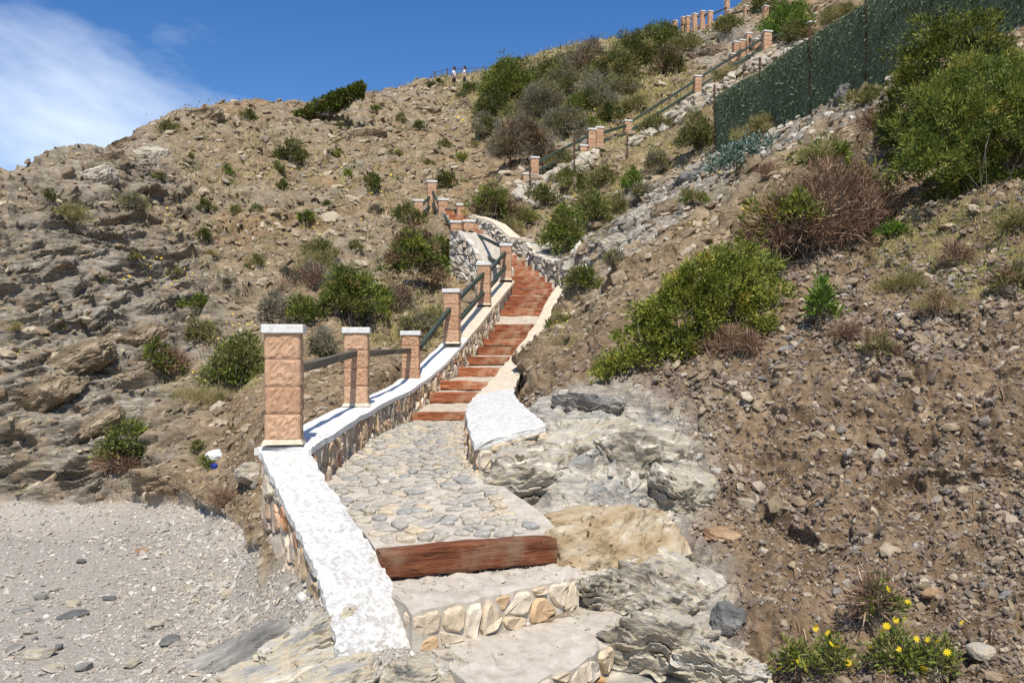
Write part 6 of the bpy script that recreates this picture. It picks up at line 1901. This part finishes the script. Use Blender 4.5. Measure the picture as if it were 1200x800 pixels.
clumps = [(930, 788, 50, 40, 'leftmost yellow daisy clump at the bottom right'), (975, 790, 60, 52, 'second yellow daisy clump from the left, with thin stems'), (1042, 725, 46, 52, 'green leafy tuft with daisies under the twig heap'),
          (1055, 790, 80, 60, 'largest yellow daisy clump in the middle of the bottom right'), (1100, 790, 60, 50, 'rightmost yellow daisy clump at the bottom')]
fe_ = []
for px, py, w, h, lab in clumps:
    e = shrub(px, py, w, h, [('olive', .5), ('green', .5)], lab, 'plant', 'daisy clumps at the bottom right', leaf_px=10, dens=.42, twigs=36, name='flowering_plant')
    fe_.append((px, py - h * .5, e))
asg = {}
for px, py in FL:
    k = min(range(len(fe_)), key=lambda q: math.hypot(fe_[q][0] - px, fe_[q][1] - py))
    asg.setdefault(k, []).append((px, py, fe_[k][2].location.y - .06))
for k, sp in asg.items(): flowers_on(fe_[k][2], sp, .038)
# twig heap
e = shrub(1022, 722, 46, 60, [('dry', 1.0)], 'heap of long dry pinkish twigs above the daisies', 'twigs', leaf_px=22, dens=.5, twigs=70, name='twig_heap')
# flowers far off: too small to count
def blossom(name, label, spots, seed):
    r = np.random.default_rng(seed)
    V = []
    for px, py, sp, n in spots:
        m = np.nonzero((np.abs(PXD - px) < sp) & (np.abs(PYD - py) < sp * .6))[0]
        if len(m) == 0: continue
        n = max(3, int(n * .55))
        k = m[r.integers(0, len(m), n)]
        p = _P[k] + np.stack([r.normal(0, .0008, n) * _P[k, 1], r.normal(0, .0005, n) * _P[k, 1] - .1, r.uniform(.001, .006, n) * _P[k, 1]], 1)
        s = r.uniform(.6, 1.4, n) * _P[k, 1] / 1000
        a = np.stack([s, np.zeros(n), np.zeros(n)], 1); b_ = np.stack([np.zeros(n), s * .5, s * .8], 1)
        V.append(np.stack([p - a, p - b_, p + a, p + b_], 1).reshape(-1, 3))
    V = np.concatenate(V)
    o = link(name, mesh_np(name, V, np.arange(len(V)).reshape(-1, 4), attrs={'tint': np.repeat(r.uniform(0, 1, len(V) // 4), 4)}), LM['yellow'])
    return tag(o, label, kind='stuff')
blossom('yellow_wildflowers', 'yellow wildflowers speckling the slopes', [(255, 395, 24, 40), (290, 380, 14, 26), (245, 440, 26, 40), (165, 322, 14, 22), (200, 330, 10, 12), (152, 330, 8, 10), (230, 325, 12, 12), (300, 270, 16, 14), (370, 270, 14, 14),
        (440, 225, 10, 16), (455, 205, 8, 10), (520, 372, 14, 30), (505, 385, 12, 14), (590, 272, 12, 20), (655, 268, 16, 26), (690, 250, 14, 16), (665, 240, 10, 10), (700, 135, 10, 18), (735, 130, 10, 14), (712, 425, 14, 34),
        (725, 435, 12, 14), (660, 385, 8, 12), (1050, 262, 14, 14), (1040, 245, 10, 8), (790, 180, 10, 10), (768, 190, 10, 10), (560, 108, 8, 10), (160, 210, 14, 8), (200, 255, 12, 12), (20, 415, 8, 8), (68, 462, 10, 10), (350, 205, 14, 14),
        (390, 205, 14, 12), (270, 220, 16, 10), (180, 300, 12, 10), (425, 265, 12, 12), (540, 145, 8, 12), (775, 95, 12, 12), (700, 70, 12, 6), (1055, 375, 24, 8), (1160, 300, 20, 8), (820, 270, 16, 6), (845, 200, 14, 8), (1040, 210, 20, 12)], 9)
# short grass and dead stalks
def blades(name, label, w, n, hpx, kind, seed):
    r = np.random.default_rng(seed)
    k = r.choice(len(w), size=n, p=w / w.sum())
    p = _P[k]; s = _P[k, 1] / 1000
    h = hpx * s * r.uniform(.5, 1.5, n)
    d = np.stack([r.normal(0, .45, n), r.normal(0, .45, n), np.ones(n)], 1)
    a = r.uniform(0, 6.3, n)
    t_ = np.stack([np.cos(a), np.sin(a), np.zeros(n)], 1) * (h * .09)[:, None]
    V = np.stack([p - t_, p + t_, p + d * h[:, None]], 1).reshape(-1, 3)
    o = link(name, mesh_np(name, V, np.arange(len(V)).reshape(-1, 3), attrs={'tint': np.repeat(r.uniform(0, 1, n), 3)}), LM[kind])
    return tag(o, label, kind='stuff')
def low_scrub(name, label, w, n, kind, seed, hp=5.0):
    r = np.random.default_rng(seed)
    k = r.choice(len(w), size=n, p=w / w.sum())
    per = 26
    c = np.repeat(_P[k], per, 0); s_ = np.repeat(_P[k, 1] / 1000, per); sz = np.repeat(np.exp(r.normal(0, .45, n)), per)
    m = n * per
    p = c + r.normal(0, 1, (m, 3)) * (s_ * sz * hp)[:, None] * np.array([.8, .8, .22]) + np.array([0, 0, 1]) * (s_ * sz * hp * .25)[:, None]
    d = r.normal(0, .7, (m, 3)) + np.array([0, 0, .8]); d /= np.linalg.norm(d, axis=1)[:, None]
    sd = np.cross(d, r.normal(size=(m, 3))); sd /= np.linalg.norm(sd, axis=1)[:, None]
    l = (s_ * r.uniform(2.0, 4.5, m))[:, None]
    V = np.stack([p, p + d * l * .5 + sd * l * .14, p + d * l, p + d * l * .5 - sd * l * .14], 1).reshape(-1, 3)
    t_ = np.clip(np.repeat(r.uniform(.1, .9, n), per) + r.normal(0, .12, m), 0, 1)
    o = link(name, mesh_np(name, V, np.arange(len(V)).reshape(-1, 4), attrs={'tint': np.repeat(t_, 4)}), LM[kind])
    return tag(o, label, kind='stuff')
lw = hill * (~((TR['px'] < 200) & (TR['py'] < 240))) * (TR['rock'] < .8) * sstep(-.05, .3, TR['nb2']) * (TR['Y'] > 9)
low_scrub('ground_cover', 'low olive ground cover creeping between the stones', lw * (.35 + TR['veg']), 620, 'olive', 31)
low_scrub('dry_ground_cover', 'low dry brown ground cover between the stones', lw, 420, 'grey', 32)
low_scrub('yellowish_ground_cover', 'low yellow-green ground cover on the slopes', lw * (.15 + TR['veg']), 360, 'straw', 33)
low_scrub('bank_weeds', 'small weeds and dead stalks on the right bank', wb * (.3 + nbw) * (TR['Y'] > 5.5), 150, 'dry', 34, 7.0)
blades('grass', 'thin dry and green grass on the slopes', hill * (~((TR['px'] < 200) & (TR['py'] < 240))) * (TR['veg'] + .02), 16000, 6, 'straw', 5)
blades('green_weeds', 'sparse low green weeds on the slopes', hill * (~((TR['px'] < 200) & (TR['py'] < 240))) * (TR['veg'] * (TR['nb2'] > 0) + .012), 9000, 6, 'green', 6)
def sticks(name, label, w, n, seed):
    r = np.random.default_rng(seed)
    k = r.choice(len(w), size=n, p=w / w.sum())
    p = _P[k] + TR['n'][k] * .01; L_ = r.uniform(.05, .22, n)
    d = r.normal(0, 1, (n, 3)); d -= (d * TR['n'][k]).sum(1)[:, None] * TR['n'][k] * .8; d /= np.linalg.norm(d, axis=1)[:, None]
    sd = np.cross(d, TR['n'][k]) * .0035
    V = np.stack([p - sd, p + sd, p + d * L_[:, None]], 1).reshape(-1, 3)
    o = link(name, mesh_np(name, V, np.arange(len(V)).reshape(-1, 3), attrs={'tint': np.repeat(r.uniform(0, 1, n), 3)}), LM['dry'])
    return tag(o, label, kind='stuff')
sticks('fallen_twigs', 'thin fallen twigs lying on the right bank', wb * (TR['Y'] < 10) + 1e-12, 2600, 8)
print('flowers', round(time.time() - T0, 1))

# ------------------------------------------------------------------ green leaf screen on the right
FB = [at(838, 194, 25.2), at(900, 167, 22.5), at(960, 138, 20), at(1050, 104, 17), at(1130, 75, 15.3), at(1200, 44, 14), at(1290, 8, 12.6)]
FH = 2.02
fen = empty('screen_fence', FB[0])
tag(fen, 'long dark green artificial leaf screen climbing along the slope on the right', 'fence')
fb = resample(FB, .35)
bmF = bmesh.new(); rows_ = []
rf = random.Random(6)
for k, p in enumerate(fb):
    rows_.append([bmF.verts.new(p + Vector((0, .05 * math.sin(k * 1.1 + j), -.1 + (FH + .1) * j / 6 + .03 * math.sin(k * .7) * (j == 6)))) for j in range(7)])
for r0, r1 in zip(rows_[:-1], rows_[1:]):
    for j in range(6): bmF.faces.new((r0[j], r1[j], r1[j + 1], r0[j + 1]))
ext = bmesh.ops.extrude_face_region(bmF, geom=bmF.faces[:])
for v_ in [q for q in ext['geom'] if isinstance(q, bmesh.types.BMVert)]: v_.co.y += .02
bm_obj('backing', bmF, simple_mat('screen_backing', [(0.3, (0.105, 0.135, 0.075)), (0.7, (0.16, 0.20, 0.115))], 20, coords='pos', bump=.3), fen)
fs = np.array([[p.x, p.y, p.z] for p in fb]); fl_ = np.concatenate([[0], np.cumsum(np.linalg.norm(np.diff(fs, axis=0), axis=1))])
rn = np.random.default_rng(12)
n = 22000
ss = rn.uniform(0, fl_[-1], n); hh = rn.uniform(-.08, FH + .05, n)
p = np.stack([np.interp(ss, fl_, fs[:, i]) for i in range(3)], 1)
p[:, 2] += hh; p[:, 1] -= rn.uniform(.02, .08, n)
dn = np.stack([rn.normal(.35, .7, n), rn.normal(-.35, .25, n), rn.normal(-.5, .55, n)], 1); dn /= np.linalg.norm(dn, axis=1)[:, None]
fdir = np.stack([np.interp(ss + .2, fl_, fs[:, i]) - np.interp(ss - .2, fl_, fs[:, i]) for i in range(3)], 1); fdir[:, 2] = 0
fno = np.stack([fdir[:, 1], -fdir[:, 0], np.zeros(n)], 1); fno /= np.linalg.norm(fno, axis=1)[:, None]
sd = np.cross(dn, fno + np.array([0, 0, .35]) + rn.normal(0, .28, (n, 3))); sd /= np.linalg.norm(sd, axis=1)[:, None]
ln_ = rn.uniform(.07, .17, n)[:, None]; wd2 = rn.uniform(.02, .04, n)[:, None]
V = np.stack([p, p + dn * ln_ * .5 + sd * wd2 * .5, p + dn * ln_, p + dn * ln_ * .5 - sd * wd2 * .5], 1).reshape(-1, 3)
pat = fbm(np.stack([ss * .6, hh * .9, np.zeros(n)], 1), 3)
tt_ = np.clip(rn.normal(.5, .16, n) + .5 * pat + (rn.uniform(0, 1, n) > .992) * .5, 0, 1)
lo_ = link('leaves', tint_mesh('leaves', V, np.arange(n * 4).reshape(-1, 4), np.repeat(tt_, 4), LM['fence']))
lo_['kind'] = 'stuff'
child_world(lo_, fen)
for k in range(0, len(fb), 7):
    q = fb[k]
    o = link('post', bar_mesh('post', Vector((0, 0, -.3)), Vector((.001, 0, FH + .06)), .05, .05, M_RUST, seed=k))
    o.parent = fen; o.location = q + Vector((-.03 if k == 0 else 0, -.03 if k == 0 else .06, 0)) - fen.location
# torn netting at the foot of the screen
LM['net'] = leaf_mat('net_leaf', [(0.0, (0.07, 0.12, 0.09)), (0.5, (0.15, 0.22, 0.17)), (1.0, (0.33, 0.40, 0.33))], trans=.1)
STY['net'] = (.10, .035, .06, .6, .2, .8)
shrub(862, 196, 74, 34, [('net', 1.0)], 'crumpled pale green netting spilling from the lower corner of the screen', 'netting', leaf_px=6, twigs=0, name='torn_netting',
      lobes=[(-14, -4, 8, 20, 14, 10), (6, 0, 18, 18, 12, 10), (26, 4, 30, 16, 12, 9), (-26, -6, 0, 10, 10, 8)])
# white bag caught at the foot of the slope
def bag(px, py, w, mat, label, seed):
    b_ = hit2(px, py)
    o = link('plastic_bag', rock_mesh('plastic_bag', (w, w * .7, w * .8), seed, mat, 4, .01, .03, 5, .12, .2))
    o.location = b_ + Vector((0, 0, w * .3))
    tag(o, label, 'litter', 'litter at the foot of the slope')
bag(248, 537, .2, simple_mat('white_plastic', [(0.3, (0.7, 0.7, 0.7)), (0.7, (0.85, 0.85, 0.85))], 9, rough=.5, bump=.3), 'white plastic bag lying behind the beach', 4)
bag(252, 546, .09, simple_mat('blue_plastic', [(0.3, (0.02, 0.03, 0.22)), (0.7, (0.04, 0.06, 0.35))], 9, rough=.5, bump=.3), 'small blue scrap of plastic below the white bag', 5)
shrub(238, 545, 20, 16, [('green', .7), ('straw', .3)], 'little green weed with yellow flowers beside the white bag', 'plant', leaf_px=6, twigs=4)
shrub(263, 590, 44, 16, [('dry', 1.0)], 'tangle of brown dried seaweed and twigs at the edge of the beach', 'twigs', leaf_px=12, twigs=30, name='twig_tangle')
shrub(230, 528, 22, 14, [('olive', 1.0)], 'small olive weed on the brown slope behind the beach', 'plant', leaf_px=6, twigs=4)

# ------------------------------------------------------------------ walkers and wire fence on the skyline
M_SKIN = simple_mat('skin', [(0.3, (0.45, 0.27, 0.19)), (0.7, (0.52, 0.33, 0.24))], 6, bump=0)
M_SHIRT = simple_mat('white_shirt', [(0.3, (0.72, 0.72, 0.72)), (0.7, (0.82, 0.82, 0.82))], 6, bump=0)
M_SHORTS = simple_mat('dark_shorts', [(0.3, (0.02, 0.02, 0.03)), (0.7, (0.04, 0.04, 0.05))], 6, bump=0)
M_HAIR = simple_mat('dark_hair', [(0.3, (0.03, 0.02, 0.015)), (0.7, (0.06, 0.04, 0.03))], 6, bump=0)
def skin_mesh(name, joints, edges, mat, parent, sub=2):
    me = bpy.data.meshes.new(name)
    me.from_pydata([j[0] for j in joints], edges, [])
    o = link(name, me, mat)
    bm = bmesh.new(); bm.from_mesh(me)
    ly = bm.verts.layers.skin.verify()
    for v_, j in zip(bm.verts, joints):
        v_[ly].radius = (j[1], j[1] * j[2] if len(j) > 2 else j[1])
    bm.verts.ensure_lookup_table(); bm.verts[0][ly].use_root = True
    bm.to_mesh(me); bm.free()
    o.modifiers.new('skin', 'SKIN')
    m_ = o.modifiers.new('sub', 'SUBSURF'); m_.levels = sub; m_.render_levels = sub
    o.parent = parent
    return o
def person(px, py, d, face, label, stride, seed):
    e = empty('person', hit2(px, py) + Vector((0, 0, -.3)), face)
    tag(e, label, 'person', 'walkers on the skyline')
    st = stride
    J = [((0, 0, .95), .14, .8), ((0, 0, 1.15), .125, .8), ((0, 0, 1.38), .15, .7), ((0, 0, 1.50), .06), ((0, .01, 1.57), .065), ((0, .03, 1.66), .095), ((0, .02, 1.74), .07),
         ((-.19, 0, 1.40), .055), ((-.24, -.08 * st, 1.14), .042), ((-.22, .10 * st, .92), .032), ((-.215, .15 * st, .84), .036),
         ((.19, 0, 1.40), .055), ((.24, .06 * st, 1.14), .042), ((.22, .2 * st, .95), .032), ((.215, .27 * st, .89), .036),
         ((-.09, 0, .88), .085), ((-.10, .14 * st, .50), .06), ((-.10, .10 * st, .09), .042), ((-.10, .24 * st, .03), .036),
         ((.09, 0, .88), .085), ((.10, -.10 * st, .50), .06), ((.10, -.26 * st, .12), .042), ((.10, -.14 * st, .04), .036)]
    E = [(0, 1), (1, 2), (2, 3), (3, 4), (4, 5), (5, 6), (2, 7), (7, 8), (8, 9), (9, 10), (2, 11), (11, 12), (12, 13), (13, 14), (0, 15), (15, 16), (16, 17), (17, 18), (0, 19), (19, 20), (20, 21), (21, 22)]
    skin_mesh('body', J, E, M_SKIN, e)
    skin_mesh('shirt', [((0, 0, 1.0), .165, .85), ((0, 0, 1.2), .155, .85), ((0, 0, 1.38), .175, .75), ((0, 0, 1.46), .09), ((-.2, 0, 1.40), .075), ((-.235, -.05 * st, 1.22), .062), ((.2, 0, 1.40), .075), ((.235, .04 * st, 1.22), .062)],
              [(0, 1), (1, 2), (2, 3), (2, 4), (4, 5), (2, 6), (6, 7)], M_SHIRT, e)
    skin_mesh('shorts', [((0, 0, .98), .165, .85), ((0, 0, .90), .16, .85), ((-.095, .01 * st, .82), .10), ((-.10, .11 * st, .56), .085), ((.095, -.01 * st, .82), .10), ((.10, -.08 * st, .56), .085)], [(0, 1), (1, 2), (2, 3), (1, 4), (4, 5)], M_SHORTS, e)
    skin_mesh('hair', [((0, -.02, 1.70), .098), ((0, -.01, 1.76), .075), ((0, -.06, 1.62), .06)], [(0, 1), (0, 2)], M_HAIR, e, 1)
    return e
person(529.5, 98.5, 86, R(70), 'left one of the two skyline walkers, in a white top and dark shorts', 1.0, 1)
person(545, 98.5, 86.5, R(95), 'right one of the two skyline walkers, in a white top and dark shorts', -.8, 2)
wf = empty('wire_fence', at(505, 100, 88))
tag(wf, 'thin wire fence with slender posts on the skyline beside the walkers', 'fence')
fpts = [(509, 84, 100), (524, 80, 102), (545, 79, 102), (566, 78, 102), (580, 77, 102)]
for px, yt, yb in fpts:
    a_ = at(px, yb, 88.5); b_ = at(px, yt, 88.5)
    o = link('post', bar_mesh('post', Vector((0, 0, 0)), b_ - a_ + Vector((.001, 0, 0)), .11, .11, M_RUST)); o.parent = wf; o.location = a_ - wf.location
for dy in (1.5, 7):
    for (p0, t0_, b0), (p1, t1, b1) in zip(fpts[:-1], fpts[1:]):
        a_, b_ = at(p0, t0_ + dy, 88.5), at(p1, t1 + dy, 88.5)
        o = link('wire', bar_mesh('wire', Vector((0, 0, 0)), b_ - a_, .04, .04, M_RUST, seg=1)); o.parent = wf; o.location = a_ - wf.location
cn = empty('canopy', at(659, 72, 82)); tag(cn, 'small dark flat canopy peeping over the skyline bushes', 'canopy')
for x in (-.7, .7):
    o = link('post', bar_mesh('post', Vector((0, 0, 0)), Vector((.001, 0, .7)), .06, .06, M_RUST)); o.parent = cn; o.location = (x, 0, 0)
bmc = bmesh.new(); bmesh.ops.create_cube(bmc, size=1)
for v_ in bmc.verts: v_.co = Vector((v_.co.x * (1.9 if v_.co.z < 0 else 1.5), v_.co.y * 1.2, v_.co.z * .22 + .78))
o = bm_obj('roof', bmc, M_SHORTS); o.parent = cn
print('done', round(time.time() - T0, 1))
